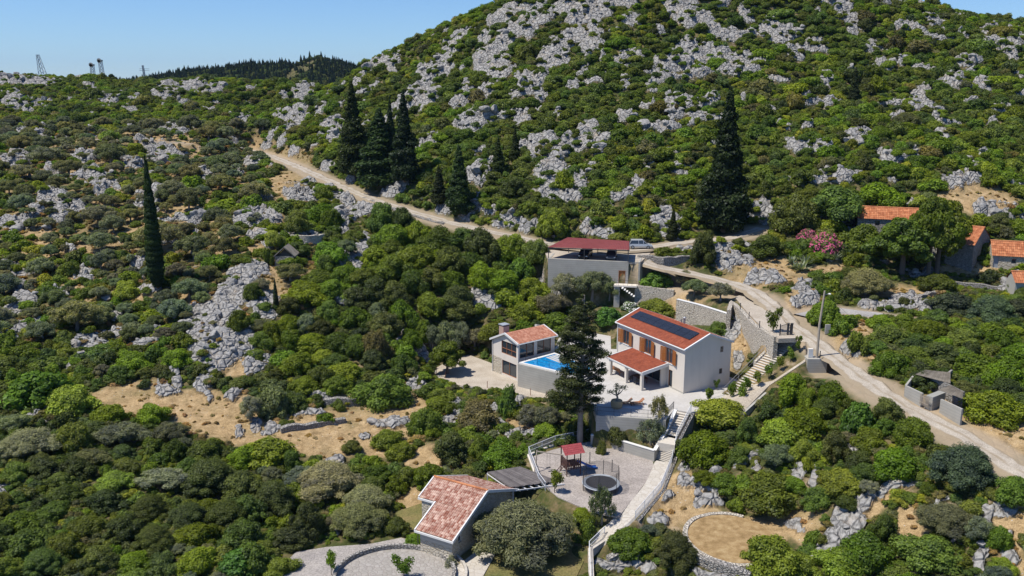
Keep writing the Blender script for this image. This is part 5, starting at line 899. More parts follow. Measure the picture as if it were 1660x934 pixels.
def crown(name, lobes, nleaf, size, seed, long=1.6, core=.80, up=.25, mats=('leaves',), flowers=0., droop=0., shell=(.82, 1.12), spread=.75):
    r_ = np.random.default_rng(seed); Lb = np.array(lobes, float); area = (Lb[:, 3]*Lb[:, 4]+Lb[:, 5]*Lb[:, 3]+Lb[:, 4]*Lb[:, 5])/3; k = r_.choice(len(Lb), int(nleaf*1.9), p=area/area.sum())
    dr = r_.normal(size=(len(k), 3)); dr[:, 2] += .25; dr /= np.linalg.norm(dr, axis=1)[:, None]; rad = r_.uniform(*shell, len(k))[:, None]
    pos = Lb[k, :3]+dr*Lb[k, 3:6]*rad; keep = pos[:, 2] > .02; inside = np.zeros(len(k), bool)
    for i in range(len(Lb)): inside |= (np.linalg.norm((pos-Lb[i, :3])/Lb[i, 3:6], axis=1) < .72) & (k != i)
    sel = np.nonzero(keep & ~inside)[0][:nleaf]; pos, dr, k = pos[sel], dr[sel], k[sel]; n = len(sel)
    nrm = dr/Lb[k, 3:6]; nrm /= np.linalg.norm(nrm, axis=1)[:, None]; nrm = nrm+r_.normal(size=(n, 3))*spread*.6; nrm[:, 2] += up; nrm /= np.linalg.norm(nrm, axis=1)[:, None]
    t_ = r_.normal(size=(n, 3)); t_[:, 2] -= droop; t_ -= nrm*(t_*nrm).sum(1)[:, None]; t_ /= np.linalg.norm(t_, axis=1)[:, None]; b_ = np.cross(nrm, t_); sz = size*r_.uniform(.55, 1.35, n)[:, None]
    V = np.stack([pos-t_*sz*long*.5, pos+b_*sz*.5+nrm*sz*.12, pos+t_*sz*long*.5, pos-b_*sz*.5+nrm*sz*.12], 1).reshape(-1, 3)
    lobe_l = r_.uniform(.78, 1.25, len(Lb)); lv = np.repeat(lobe_l[k]*r_.uniform(.72, 1.3, n), 4); Q = np.arange(4*n).reshape(-1, 4)
    mi = np.zeros(n, np.int32)
    if flowers: mi[r_.random(n) < flowers] = 1
    CV, CT_, CL = [], [], []; off = 4*n
    iv, if_ = ICO1 if nleaf < 1500 else ICO2
    for i in range(len(Lb)):
        w_ = iv*Lb[i, 3:6]*core*(1+.12*r_.normal(size=(len(iv), 1)))+Lb[i, :3]; w_[:, 2] = np.maximum(w_[:, 2], -.05); CV.append(w_); CT_.append(if_+off); off += len(iv); CL.append(np.full(len(iv), lobe_l[i]*.8))
    V = np.concatenate([V]+CV); lv = np.concatenate([lv]+CL); Tn = np.concatenate(CT_)
    return raw_mesh(name, V, Q, Tn, lv, mats, np.concatenate([mi, np.zeros(len(Tn), np.int32)]))
def dome_lobes(r_, n, H=1.3, z0=.0, rl=(.28, .46), squash=.85, top=1.0, irregular=.18):
    out = []
    for i in range(n):
        f = (i+.5)/n; ph = i*2.39996+r_.uniform(-.4, .4); z = f; rr = math.sqrt(max(0, 1-(z*.98)**2))*.66*(1+r_.uniform(-irregular, irregular)); r1 = r_.uniform(*rl)*(1.1-.25*f)
        out.append((rr*math.cos(ph), rr*math.sin(ph), z0+(H-z0)*(.12+.62*z*top)+r_.uniform(-.05, .05), r1, r1, r1*squash))
    out.append((0, 0, z0+(H-z0)*.42, .5, .5, (H-z0)*.42)); return out
PROTO = {}; TRUNK = {}
def trunk_mesh(name, seed, h=.6, r=.06, n=5, spread=.5, top=1.0, mat='bark', lean=.06):
    r_ = random.Random(seed); q = MB(); lx, ly = r_.uniform(-lean, lean), r_.uniform(-lean, lean); q.tube([(0, 0, -.12), (lx*.5, ly*.5, h*.5), (lx, ly, h)], [r*1.25, r*.95, r*.8], 8)
    for i in range(n):
        a = 2*math.pi*i/n+r_.uniform(-.4, .4); s_ = spread*r_.uniform(.7, 1.1); q.tube([(lx, ly, h*.85), (lx+s_*.5*math.cos(a), ly+s_*.5*math.sin(a), h+(top-h)*.45), (lx+s_*math.cos(a), ly+s_*math.sin(a), top)], [r*.6, r*.38, r*.12], 6)
    me = bpy.data.meshes.new(name); me.from_pydata(q.v, [], q.f); me.materials.append(MATS[mat]); return me
def make_protos():
    for v_ in range(6):
        r_ = np.random.default_rng(100+v_); PROTO['shrub', v_] = crown('shrub_leaves', dome_lobes(r_, 30+v_*3, 1.25+.08*(v_ % 3), rl=(.15, .38), irregular=.45), 7500, .058, 200+v_, 1.7, spread=.7, core=.7, shell=(.78, 1.22))
        PROTO['far', v_] = crown('scrub_leaves', dome_lobes(r_, 18, 1.15+.1*(v_ % 3), rl=(.18, .46), irregular=.5), 1800, .11, 300+v_, spread=.7, shell=(.78, 1.25), core=.7)
        PROTO['oak', v_] = crown('oak_leaves', dome_lobes(r_, 40, 1.7, .1, (.13, .33), .8, irregular=.5), 8500, .055, 400+v_, core=.66, spread=.7, shell=(.75, 1.2))
    for v_ in range(5):
        r_ = np.random.default_rng(500+v_); lb = dome_lobes(r_, 34, 1.45, .45, (.14, .28), .7, irregular=.42)[:-1]+[(0, 0, .85, .42, .42, .3)]
        PROTO['olive', v_] = crown('olive_leaves', lb, 9000, .034, 600+v_, long=3.6, core=.6, shell=(.6, 1.32), spread=1.1); TRUNK['olive', v_] = trunk_mesh('olive_trunk', v_, .45, .075, 6, .45, .95, 'bark_grey')
        PROTO['farolive', v_] = crown('olive_leaves', lb, 2000, .075, 650+v_, long=2.6, core=.66, shell=(.7, 1.25), spread=1.0)
        PROTO['young', v_] = crown('young_leaves', [(a*.45, b_*.45, 1.15+c_*.5, .3, .3, .25) for a, b_, c_ in r_.uniform(-1, 1, (9, 3))], 900, .10, 700+v_, core=.4, spread=1.2, shell=(.5, 1.3)); TRUNK['young', v_] = trunk_mesh('young_trunk', v_+30, .85, .04, 4, .35, 1.25, 'bark')
    for v_ in range(3):
        r_ = np.random.default_rng(800+v_); PROTO['fig', v_] = crown('fig_leaves', dome_lobes(r_, 26, 1.25, .0, (.2, .36)), 3200, .10, 820+v_, long=1.15, spread=.9, core=.76)
        PROTO['tree', v_] = crown('tree_leaves', dome_lobes(r_, 46, 1.75, .5, (.15, .3), .62, irregular=.4)[:-1]+[(0, 0, 1.05, .45, .45, .4)], 10000, .058, 840+v_, core=.7); TRUNK['tree', v_] = trunk_mesh('tree_trunk', v_+60, .7, .075, 6, .5, 1.25)
        lb = []
        for i in range(95):
            f = (i/95)**1.1; R_ = ((1-f)**.88*1.06*(.92 if f > .06 else .7)+.05)*r_.uniform(.72, 1.22); a = i*2.39996; q = r_.uniform(.55, .85); lb.append((R_*q*.72*math.cos(a), R_*q*.72*math.sin(a), .25+f*5.1, R_*.34+.05, R_*.34+.05, .22*(1-f)+.12))
        lb.append((0, 0, 2.2, .36, .36, 2.2)); lb.append((0, 0, 4.6, .13, .13, 1.0))
        PROTO['conifer', v_] = crown('conifer_needles', lb, 13000, .065, 860+v_, long=2.0, core=.68, droop=1.5, spread=.9); TRUNK['conifer', v_] = trunk_mesh('conifer_trunk', v_+80, 1.2, .09, 0, 0)
        lb = [(.05*math.cos(i*2.4), .05*math.sin(i*2.4), .12+i*.36, .95*w_, .95*w_, .36) for i, w_ in enumerate([.55, .78, .9, .97, 1., 1., .98, .95, .92, .88, .84, .8, .76, .72, .67, .62, .56, .5, .44, .38, .32, .25, .18, .1])]
        PROTO['column', v_] = crown('cypress_needles', lb, 16000, .07, 880+v_, long=2., core=.96, shell=(.93, 1.07), spread=.8)
        PROTO['blob', v_] = crown('round_leaves', dome_lobes(r_, 38, 1.5, 0, (.18, .28), .9, irregular=.1), 8000, .058, 890+v_, core=.85)
    PROTO['oleander', 0] = crown('oleander_leaves', dome_lobes(np.random.default_rng(9), 22, 1.4), 4200, .085, 899, mats=('leaves', 'flower_pink'), flowers=.55); PROTO['whiteol', 0] = crown('oleander_leaves', dome_lobes(np.random.default_rng(10), 18, 1.3), 2600, .11, 898, mats=('leaves', 'flower_white'), flowers=.3)
    PROTO['bigolive', 0] = crown('olive_leaves', dome_lobes(np.random.default_rng(44), 70, 1.45, .25, (.10, .24), .75, irregular=.35), 34000, .021, 45, long=3.6, core=.7, shell=(.6, 1.35), spread=1.0); TRUNK['bigolive', 0] = TRUNK['olive', 0]
    PROTO['bigoak', 0] = crown('oak_leaves', dome_lobes(np.random.default_rng(46), 70, 1.6, .05, (.10, .26), .8, irregular=.35), 26000, .032, 47, core=.7, shell=(.7, 1.25), spread=.8)
    PROTO['airolive', 0] = crown('olive_leaves', dome_lobes(np.random.default_rng(48), 26, 1.5, .4, (.12, .24), .9, irregular=.4)[:-1], 3000, .045, 49, long=3., core=.05, shell=(.3, 1.4), spread=1.2); TRUNK['airolive', 0] = TRUNK['olive', 1]
    TRUNK['col', 0] = trunk_mesh('cypress_trunk', 3, .5, .2, 0, 0)
make_protos()
TINT = {'G': (.128, .188, .022), 'M': (.106, .148, .032), 'D': (.080, .108, .036), 'Y': (.195, .235, .036), 'O': (.172, .190, .128), 'F': (.088, .160, .036), 'B': (.17, .21, .15), 'C': (.036, .056, .024), 'T': (.125, .175, .028), 'R': (.135, .140, .060), 'K': (.088, .116, .070)}
COLN = {'G': 'bright green', 'M': 'mid green', 'D': 'dark green', 'Y': 'yellow green', 'O': 'silvery', 'F': 'broad leaved green', 'B': 'grey blue', 'C': 'dark', 'T': 'leafy green', 'R': 'brownish green', 'K': 'dull grey green'}
PLANTS = []   # dicts with x, y, z, D (crown width), H, kind, col, px, py
def plant(px, py, wd, hg, col, kind=None):
    "px, py = crown centre, wd, hg = crown size as measured on the photo; it stands where that crown meets the ground"
    kind = kind or {'G': 'shrub', 'M': 'shrub', 'D': 'oak', 'Y': 'shrub', 'O': 'olive', 'F': 'fig', 'B': 'shrub', 'C': 'conifer', 'T': 'tree', 'R': 'shrub'}[col]
    g = ground(px, min(py+hg*.36, 1150))
    if g is None: return
    for _ in range(2):
        dep = proj(*g)[2]; D = wd*dep/FPX; el = math.atan2(-g[2], g[1]); H = max((hg*dep/FPX-D*math.sin(el)*.75)/math.cos(el), D*(.6 if kind == 'oak' else .48))
        foot = py+hg/2-D*math.sin(el)*.38*FPX/dep; g2 = ground(px, min(foot, 1150)) or g; g = g2
    PLANTS.append(dict(x=g[0], y=g[1], z=g[2], D=D, H=H, kind=kind, col=col, man=True))
MANUAL = """472,872,62,50,D;452,918,56,44,M;64,632,118,64,F;118,650,90,50,Y;179,668,60,50,G;247,668,54,46,G;21,686,54,44,O;197,707,75,50,O;122,704,60,65,M;47,725,95,52,O;275,700,60,45,O;283,728,45,50,M;333,728,70,52,M;395,738,60,50,G;150,745,60,40,O;72,758,60,46,D;28,762,50,45,M;125,757,55,40,D;204,752,50,38,M;261,745,50,32,F;190,778,60,40,Y;268,782,72,45,O;340,778,105,65,D;395,785,65,70,D;107,800,58,42,M;172,812,60,45,D;243,822,72,55,D;305,832,80,70,D;370,832,90,75,D;90,828,60,40,M;32,842,64,50,G;143,850,60,45,M;200,857,66,50,D;250,872,78,62,D;43,875,75,55,M;107,880,66,55,M;161,905,66,55,D;70,912,75,55,D;215,908,60,50,G;322,905,66,58,G;388,905,75,65,F;7,920,60,55,M;265,915,60,50,D
445,645,65,65,R;408,660,46,50,O;474,650,50,40,M;545,620,52,40,M;625,628,82,72,M;560,600,60,40,G;519,607,50,45,M;495,622,50,40,G;552,657,18,22,M;527,682,30,14,G;462,688,26,14,M;713,639,46,34,M;690,680,55,62,M;697,692,40,35,G;775,665,75,60,R;570,722,32,30,D;627,712,55,32,Y;652,728,50,35,Y;733,720,65,70,D;818,652,28,48,M;858,673,50,48,O;886,676,50,50,O;886,702,50,25,G;815,730,70,60,G;777,722,35,50,M;935,690,50,40,M
434,736,90,50,G;473,743,40,45,M;487,772,60,45,O;444,800,85,85,D;401,822,60,70,D;498,840,55,80,D;534,786,110,60,O;595,808,85,70,O;580,843,95,65,O;645,850,45,40,M;609,765,50,40,M;409,897,65,70,F;845,858,170,145,O;935,870,20,22,M;950,872,22,24,M;955,862,25,40,M;943,834,40,28,G;677,882,45,16,G;730,915,30,14,B;1022,873,84,72,G;1096,884,75,88,D
1141,722,88,75,G;1165,680,85,28,Y;1213,697,42,62,D;1268,700,90,55,Y;1300,728,45,50,Y;1308,684,88,52,G;1257,738,60,52,O;1210,728,35,20,Y;1355,719,52,66,D;1248,792,104,75,M;1323,803,45,48,M;1286,783,40,35,G;1194,820,28,26,G;1140,772,36,24,G;1368,775,75,55,Y;1370,810,36,30,M;1308,752,20,25,Y;1248,892,95,85,Y;1317,867,28,38,M;1375,905,90,70,G;1300,920,60,30,Y;1393,745,50,50,D;1390,672,60,75,F;1340,655,50,45,D
1436,660,50,50,D;1436,688,45,40,F;1480,695,60,60,G;1448,745,82,72,G;1560,745,115,105,K;1400,765,45,50,D;1640,790,65,60,M;1533,848,95,55,O;1585,858,50,55,O;1620,870,40,50,G;1510,892,95,70,M;1405,890,82,90,G;1430,857,45,70,D;1625,915,45,35,G;1508,790,35,25,M
1443,585,60,50,G;1480,575,60,45,M;1520,572,60,40,D;1585,590,85,60,G;1632,600,70,70,G;1610,655,85,72,G;1440,540,60,45,M;1500,528,60,40,G;1545,492,70,50,K;1605,500,90,60,K;1560,545,60,40,M;1625,545,60,45,G;1650,500,50,50,K;1401,455,90,60,O;1336,501,60,60,G;1389,549,30,45,M;1420,560,40,30,M
1338,390,50,45,P;1310,380,35,30,P;1290,340,80,70,M;1355,320,100,60,M;1240,395,60,50,D;1400,382,70,56,M;1420,312,80,42,G;1142,395,50,65,D;897,352,62,60,G;835,300,46,40,D;915,290,28,30,G;1065,450,56,38,F;1110,450,35,35,O;1125,465,45,36,O;1168,472,40,40,O;960,460,60,60,O;915,462,50,55,O;895,492,60,48,O;988,468,36,40,O;1284,624,60,60,G;1310,640,40,40,Y;1347,636,50,60,G;985,508,45,40,F;1022,495,28,22,W;1065,505,60,22,M;1163,530,40,30,M;745,540,45,55,O;700,545,40,50,O;770,548,50,45,O;1040,487,22,14,G
411,468,38,32,M;496,471,75,45,G;539,466,60,45,G;580,478,60,50,D;611,466,60,60,D;640,475,55,60,D;498,520,38,38,B;470,492,40,40,D;534,500,40,40,M;575,510,55,45,M;611,502,35,35,B;650,502,55,55,G;624,522,55,55,D;686,530,40,48,G;696,487,55,45,M;740,478,50,50,D;748,500,55,45,D;722,535,50,50,B;547,550,50,45,M;580,555,50,50,M;611,553,50,60,R;606,580,45,45,D;652,584,42,38,M;503,553,60,40,G;483,585,50,45,G;442,535,45,50,G;465,548,40,40,G;424,548,40,35,M;388,515,36,40,M;524,575,40,35,Y;542,585,50,30,M;567,600,40,30,G
619,346,58,55,M;650,352,45,50,D;637,378,70,55,G;676,372,50,45,G;714,385,60,55,M;753,385,55,50,D;781,392,60,70,D;727,417,60,60,D;760,422,55,50,M;676,413,60,50,G;637,430,60,50,M;606,410,50,40,G;521,342,55,36,G;483,354,45,40,M;539,350,35,35,G;442,382,35,32,Y;534,405,60,45,G;562,400,38,32,O;532,422,45,35,M;483,403,45,30,D;470,440,45,38,O;437,415,20,30,M;526,308,30,25,G;830,395,60,50,G;870,402,50,45,M;815,450,60,50,G;860,465,55,50,G;845,430,50,45,F;850,500,60,40,G;900,522,60,30,G;805,532,50,40,M;780,440,50,50,G;590,445,50,40,M;670,450,50,50,M;700,448,50,46,D;730,452,50,45,G;560,440,55,40,G;520,530,45,40,D;470,520,40,35,G;665,545,40,40,G"""
for it in MANUAL.replace('\n', ';').split(';'):
    a = it.split(','); px, py, w_, h_ = map(float, a[:4]); c_ = a[4]
    if c_ == 'K': plant(px, py, w_, h_, 'K', 'oak')
    elif c_ == 'P': plant(px, py, w_, h_, 'F', 'oleander')
    elif c_ == 'W': plant(px, py, w_, h_, 'F', 'whiteol')
    elif (px, py) in ((897, 352), (1336, 501), (1022, 873), (686, 530)): plant(px, py, w_, h_, c_, 'blob')
    else: plant(px, py, w_, h_, c_)
def tree_at(px, pyb, ytop, wd, kind, col, label, name, trunkkey=None, z=None, hscale=None):
    g = ground(px, pyb) if z is None else P(px, pyb, z); dep = proj(*g)[2]; el = math.atan2(-g[2], g[1]); H = (pyb-ytop)*dep/FPX/math.cos(el); PLANTS.append(dict(x=g[0], y=g[1], z=g[2], D=wd*dep/FPX, H=H, kind=kind, col=col, man=True, label=label, name=name)); return g, H
tree_at(255, 463, 262, 28, 'column', 'C', 'very tall slim dark cypress standing alone on the left olive slope', 'cypress_tree')
tree_at(448, 500, 451, 9, 'column', 'C', 'small slim cypress on the rocks below the stone hut', 'cypress_tree')
for a in ((575, 283, 138, 64, 'tall dark conifer leftmost of the row above the gravel road'), (657, 292, 152, 56, 'slender dark conifer rightmost of the row above the gravel road'), (618, 300, 180, 96, 'broad dark conifer between the two tallest ones above the road'), (635, 280, 160, 30, 'narrow dark conifer top just behind the broad one'), (745, 346, 237, 54, 'dark conifer on the slope just above the bend of the road'), (808, 282, 222, 28, 'small pointed conifer beside the bare rock band'), (1172, 372, 155, 96, 'huge dark conifer above the upper track on the right'), (1090, 388, 338, 24, 'small young conifer beside the parked silver car'), (712, 330, 270, 34, 'medium conifer left of the roadside one'), (835, 262, 205, 22, 'little conifer on the rocks up the middle of the hill'), (1383, 165, 110, 22, 'small dark conifer high on the right hill')): tree_at(*a[:4], 'conifer', 'C', a[4], 'conifer_tree')
for a in ((1518, 445, 310, 94, 'tree', 'T', 'big leafy walnut tree in front of the orange roofs', 'broadleaf_tree'), (1462, 445, 345, 112, 'tree', 'T', 'spreading leafy tree left of the big walnut by the stone houses', 'broadleaf_tree'), (1505, 440, 310, 80, 'tree', 'T', 'leafy tree between the two widest crowns at the stone houses', 'broadleaf_tree'), (700, 800+12, 748, 62, 'tree', 'G', 'green tree on the lawn behind the cottage roof', 'broadleaf_tree'), (725, 607, 548, 62, 'tree', 'G', 'green tree with bare trunk on the patio beside the pool house', 'broadleaf_tree')): tree_at(*a)
for i, (px, py, h, lb) in enumerate(((1150, 657, 22, 'young citrus tree nearest the villa terrace corner'), (1185, 651, 24, 'young citrus tree at the foot of the long stair'), (1204, 655, 26, 'young citrus tree closest to the slope wall, lowest of the outer row'), (1210, 638, 22, 'young citrus tree second up beside the long stair'), (1229, 628, 22, 'young citrus tree third up beside the long stair'), (1246, 615, 22, 'young citrus tree midway along the long stair'), (1264, 601, 20, 'young citrus tree fifth up beside the long stair'), (1281, 587, 20, 'young citrus tree second from the top of the long stair'), (1295, 571, 20, 'young citrus tree topmost beside the long stair'), (1252, 545, 36, 'young broad leaved tree by the garden gate'), (1161, 633, 15, 'small shrub sapling beside the stair foot railing'),)):
    g = ground(px, py); dep = proj(*g)[2]; PLANTS.append(dict(x=g[0], y=g[1], z=g[2], D=h*.88*dep/FPX, H=h*1.3*dep/FPX, kind='young', col='G', man=True, label=lb, name='young_tree', group='young citrus trees on the gravel slope' if 'citrus' in lb else None))
for px, py, h, w_, lb in ((899, 800, 40, 32, 'leafy sapling on the gravel between pergola and playground'), (975, 850, 72, 44, 'young olive tree in front of the trampoline'), (1068, 672+12, 50, 36, 'small olive tree inside the terrace railing'), (1055, 722, 52, 50, 'olive bush in the shaded bed beneath the terrace railing'), (537, 934, 40, 30, 'sapling growing beside the driveway'), (655, 940, 44, 44, 'sapling growing on the cobbled circle'), (1445, 498, 30, 20, 'young bush')): 
    if lb == 'young bush': continue
    g = ground(px, py); dep = proj(*g)[2]; o_ = 'olive' in lb; PLANTS.append(dict(x=g[0], y=g[1], z=g[2], D=w_*dep/FPX, H=h*dep/FPX, kind='olive' if o_ else 'young', col='O' if o_ else 'G', man=True, label=lb, name='olive_tree' if o_ else 'young_tree'))
for px, py, w_, h_, lb in ((997, 702, 26, 38, 'dark shrub against the shaded concrete terrace wall'), (975, 725, 16, 28, 'dark ivy bush hanging over the end of the playground wall')):
    plant(px, py, w_, h_, 'D', 'shrub'); PLANTS[-1]['label'] = lb
# --- natural scatter over the slopes, kept off built ground and bare rock
placed = {}
CELL = 6.
def key(x, y): return int(x//CELL), int(y//CELL)
def put(x, y, r): placed.setdefault(key(x, y), []).append((x, y, r))
def free(x, y, r, f=.78):
    kx, ky = key(x, y)
    for i in (-1, 0, 1):
        for j in (-1, 0, 1):
            for (a, b_, c_) in placed.get((kx+i, ky+j), ()):
                if (a-x)**2+(b_-y)**2 < ((r+c_)*f)**2: return False
    return True
for p in PLANTS: put(p['x'], p['y'], p['D']/2)
r_ = np.random.default_rng(77); NT = 110000
ys = 62+(395-62)*r_.random(NT)**.8; ss = r_.uniform(-.70, .70, NT); xs = ss*ys; zs = gsm(xs, ys); rk_ = look(rockm, xs, ys); dr_ = look(drym, xs, ys); bu_ = look(BUILT, xs, ys)
pxs, pys, deps = proj(xs, ys, zs); rad = r_.lognormal(0, .28, NT); u1 = r_.random(NT); u2 = r_.random(NT); cl = fbm(xs/28, ys/28, 120, 2)
nslope = gsm(xs, ys+1)-zs
CLEAR = [(1195, 560, 70, 48), (1185, 880, 75, 55), (1250, 850, 40, 20), (1100, 815, 55, 45), (1150, 925, 80, 25), (1360, 850, 60, 50), (1440, 815, 40, 30), (1480, 865, 25, 35), (1640, 725, 70, 40), (1630, 835, 40, 60), (1300, 600, 60, 22), (1390, 560, 25, 50), (1235, 435, 80, 25), (1205, 750, 40, 16), (1000, 925, 70, 30), (1420, 495, 60, 14), (1560, 460, 90, 18), (1500, 690, 60, 30), (300, 655, 120, 34), (460, 695, 170, 36), (240, 640, 60, 20), (640, 655, 60, 18), (355, 540, 55, 55), (380, 480, 50, 25), (405, 440, 50, 14), (590, 345, 40, 30), (1130, 440, 110, 22), (1090, 415, 60, 10), (740, 665, 40, 22), (1130, 510, 130, 28), (1340, 640, 30, 14), (1580, 320, 60, 22)]
for i in range(NT):
    x, y, px, py = xs[i], ys[i], pxs[i], pys[i]; R0 = rad[i]
    if bu_[i] > .05 or py < -90: continue
    left = px < 430+max(0, (300-py))*.0 and 205 < py < 560 and px < 560-(py-205)*.25
    if left: kind, base, rmax = ('O', 2.7, 3.9) if u1[i] < .62 else (('G' if u2[i] < .45 else 'Y' if u2[i] < .6 else 'M'), 1.5, 2.6)
    elif py > 600: kind, base, rmax = ('D' if cl[i] > .52 else 'M' if u1[i] < .5 else 'G' if u1[i] < .8 else 'O'), 1.5, 2.4
    elif py > 400: kind, base, rmax = ('G' if u1[i] < .4 else 'M' if u1[i] < .75 else 'D'), 1.8, 2.8
    else: kind, base, rmax = ('M' if cl[i]+.2*(u1[i]-.5) > .52 else 'G' if u2[i] < .5 else 'R' if u2[i] < .62 else 'D' if u2[i] < .82 else 'Y'), 1.75, 3.0
    r0 = min(base*R0, rmax)
    if rk_[i] > .45:
        if u2[i] > .10: continue
        r0 = min(r0, 1.0)
    elif rk_[i] > .12: r0 = min(r0, 1.5)
    if dr_[i] > .3 and not left:
        if u1[i] > .03: continue
        r0 = min(r0, .8)
    if u2[i] > .72: r0 *= .58
    if look(BUILT, x-r0*.8, y) > .1 or look(BUILT, x+r0*.8, y) > .1 or look(BUILT, x, y-r0) > .1: r0 *= .5
    if px > 930 and px < 1210 and 470 < py < 660: continue
    slp = max(.06, nslope[i]-zs[i]/y); back = 1.25*r0*.55/slp; bx_, by_ = x*(1+back/y), y+back
    if r0 > .8 and u2[i] > .09 and (look(rockm, bx_, by_) > .5 or look(rockm, x*(1+.5*back/y), y+.5*back) > .6): continue
    if any(((px-a_)/c_)**2+((py-r0*FPX/deps[i]-b_)/e_)**2 < 1 for a_, b_, c_, e_ in CLEAR): continue
    if not left and look(drym, bx_, by_) > .5 and u2[i] > .08: continue
    bx2, by2 = x*(1+1.7*back/y), y+1.7*back
    if look(BUILT, bx2, by2) > .3 and u1[i] > .12: r0 *= .45
    if 700 < px < 905 and 600 < py < 665: continue
    if not free(x, y, r0, (.93 if left else .66) if py < 420 else .72): continue
    put(x, y, r0); knd = {'O': 'olive', 'D': 'oak'}.get(kind, 'shrub')
    PLANTS.append(dict(x=x, y=y, z=float(gz(x, y)), D=2*r0*1.08, H=2*r0*(.62 if knd != 'olive' else .78)*(.85+.3*u2[i]), kind=knd, col=kind, man=False))
# ------------------------------------------------------------------ choose: largest in the picture are plants of their own, the rest of the scrub is one mass
def tintof(p, r=random):
    c_ = TINT[p['col']]; f = random.uniform(.68, 1.32); return (c_[0]*f*random.uniform(.82, 1.18), c_[1]*f, c_[2]*f*random.uniform(.7, 1.3))
for p in PLANTS:
    px, py, dep = proj(p['x'], p['y'], p['z']+p['H']*.5); p['px'], p['py'], p['s'] = px, py, p['D']*FPX/dep; p['in'] = -p['s'] < px < 1660+p['s'] and -p['s'] < py < 934+p['s']
ZA = Z4.copy(); 
def seen(p):
    "is the top of this plant in sight of the viewpoint over the bare ground"
    q = np.linspace(.55, .985, 24); zt = p['z']+p['H']*.8; return bool(np.all(gz(p['x']*q, p['y']*q) < zt*q+.4))
for p in PLANTS:
    if p['kind'] == 'olive' and p['s'] > 80: p['kind'] = 'bigolive'
    elif p['kind'] == 'oak' and p['s'] > 72: p['kind'] = 'bigoak'
    elif p['kind'] == 'olive' and 'label' in p: p['kind'] = 'airolive'
fam = lambda p: 'olive' if p['kind'] in ('olive', 'bigolive') else 'shrub' if p['kind'] in ('shrub', 'oak', 'fig', 'blob', 'bigoak') else 'own'
PLANTS.sort(key=lambda p: -p['s']*(1.4 if p['man'] else 1)); cnt = {'olive': 0, 'shrub': 0}; singles, mass = [], []
for p in PLANTS:
    f = fam(p)
    if 'label' in p or f == 'own': singles.append(p); continue
    if p['in'] and cnt[f] < (290 if f == 'shrub' else 240) and seen(p): cnt[f] += 1; singles.append(p)
    else: mass.append(p)
print('PLANTS', len(PLANTS), 'single', len(singles), cnt, 'mass', len(mass))
# landmark wording
LM = [(253, 350, 'the tall slim cypress'), (470, 425, 'the dry stone hut'), (500, 390, 'the round stone terrace'), (820, 570, 'the pool house'), (900, 590, 'the swimming pool'), (1095, 560, 'the villa'), (955, 405, 'the carport'), (945, 600, 'the big foreground cypress'), (1010, 655, 'the terrace railing'), (925, 745, 'the play tower'), (975, 790, 'the trampoline'), (750, 820, 'the cream cottage'), (850, 785, 'the reed pergola'), (1095, 720, 'the white stair railing'), (1180, 880, 'the threshing floor'), (1327, 520, 'the utility pole'), (1520, 630, 'the ruined shed'), (1430, 345, 'the long orange roof'), (1630, 420, 'the old stone cottages'), (1172, 270, 'the huge conifer'), (620, 230, 'the conifer row'), (1235, 600, 'the long stair'), (640, 920, 'the cobbled circle'), (470, 900, 'the grey driveway'), (330, 675, 'the dry grass field'), (560, 690, 'the dry grass terraces'), (350, 550, 'the big grey outcrop'), (500, 280, 'the gravel road start'), (690, 350, 'the gravel road middle'), (1200, 455, 'the road above the villa'), (1420, 620, 'the road near the shed'), (1355, 860, 'the pale rock slab'), (70, 110, 'the lattice pylon'), (160, 120, 'the skyline masts'), (240, 230, 'the left hillside path'), (890, 300, 'the bare rock band'), (1160, 100, 'the upper rock shelves'), (900, 60, 'the hilltop crags'), (100, 330, 'the left rock steps'), (60, 480, 'the lower left rocks'), (60, 640, 'the dry field end'), (1330, 390, 'the pink oleander'), (150, 800, 'the lower left thicket'), (1480, 860, 'the lower right grass'), (1560, 745, 'the lower road bush'), (700, 500, 'the pool house thicket'), (560, 480, 'the thicket below the stone hut'), (1640, 760, 'the road end'), (400, 800, 'the dark oak wood'), (1500, 500, 'the side road'), (1400, 150, 'the right hill crest')]
def where(px, py):
    d_, n_ = min((math.hypot((px-a), (py-b_)*1.25), (a, b_, c_)) for a, b_, c_ in LM)[0:2]; dx, dy = px-n_[0], py-n_[1]
    if d_ < 26: rel_ = 'beside'
    elif abs(dx) > abs(dy)*1.6: rel_ = 'left of' if dx < 0 else 'right of'
    elif abs(dy) > abs(dx)*1.6: rel_ = 'uphill behind' if dy < 0 else 'below'
    else: rel_ = ('up and ' if dy < 0 else 'down and ')+('left of' if dx < 0 else 'right of')
    return ('close ' if 26 <= d_ < 60 and 'of' in rel_ else '')+rel_+' '+n_[2]
KN = {'bigolive': ('olive_tree', 'olive tree'), 'airolive': ('olive_tree', 'olive tree'), 'bigoak': ('shrub', 'shrub'), 'shrub': ('shrub', 'shrub'), 'oak': ('shrub', 'shrub'), 'fig': ('shrub', 'shrub'), 'blob': ('round_shrub', 'shrub'), 'olive': ('olive_tree', 'olive tree'), 'conifer': ('conifer_tree', 'tree'), 'column': ('cypress_tree', 'tree'), 'tree': ('broadleaf_tree', 'tree'), 'young': ('young_tree', 'young tree'), 'oleander': ('oleander_bush', 'bush'), 'whiteol': ('oleander_bush', 'bush')}
KW = {'bigolive': 'olive tree', 'bigoak': 'oak shrub', 'shrub': 'shrub', 'oak': 'oak shrub', 'fig': 'bush', 'blob': 'rounded shrub', 'olive': 'olive tree', 'oleander': 'oleander bush with pink flowers', 'whiteol': 'oleander bush with white flowers'}
byl = {}
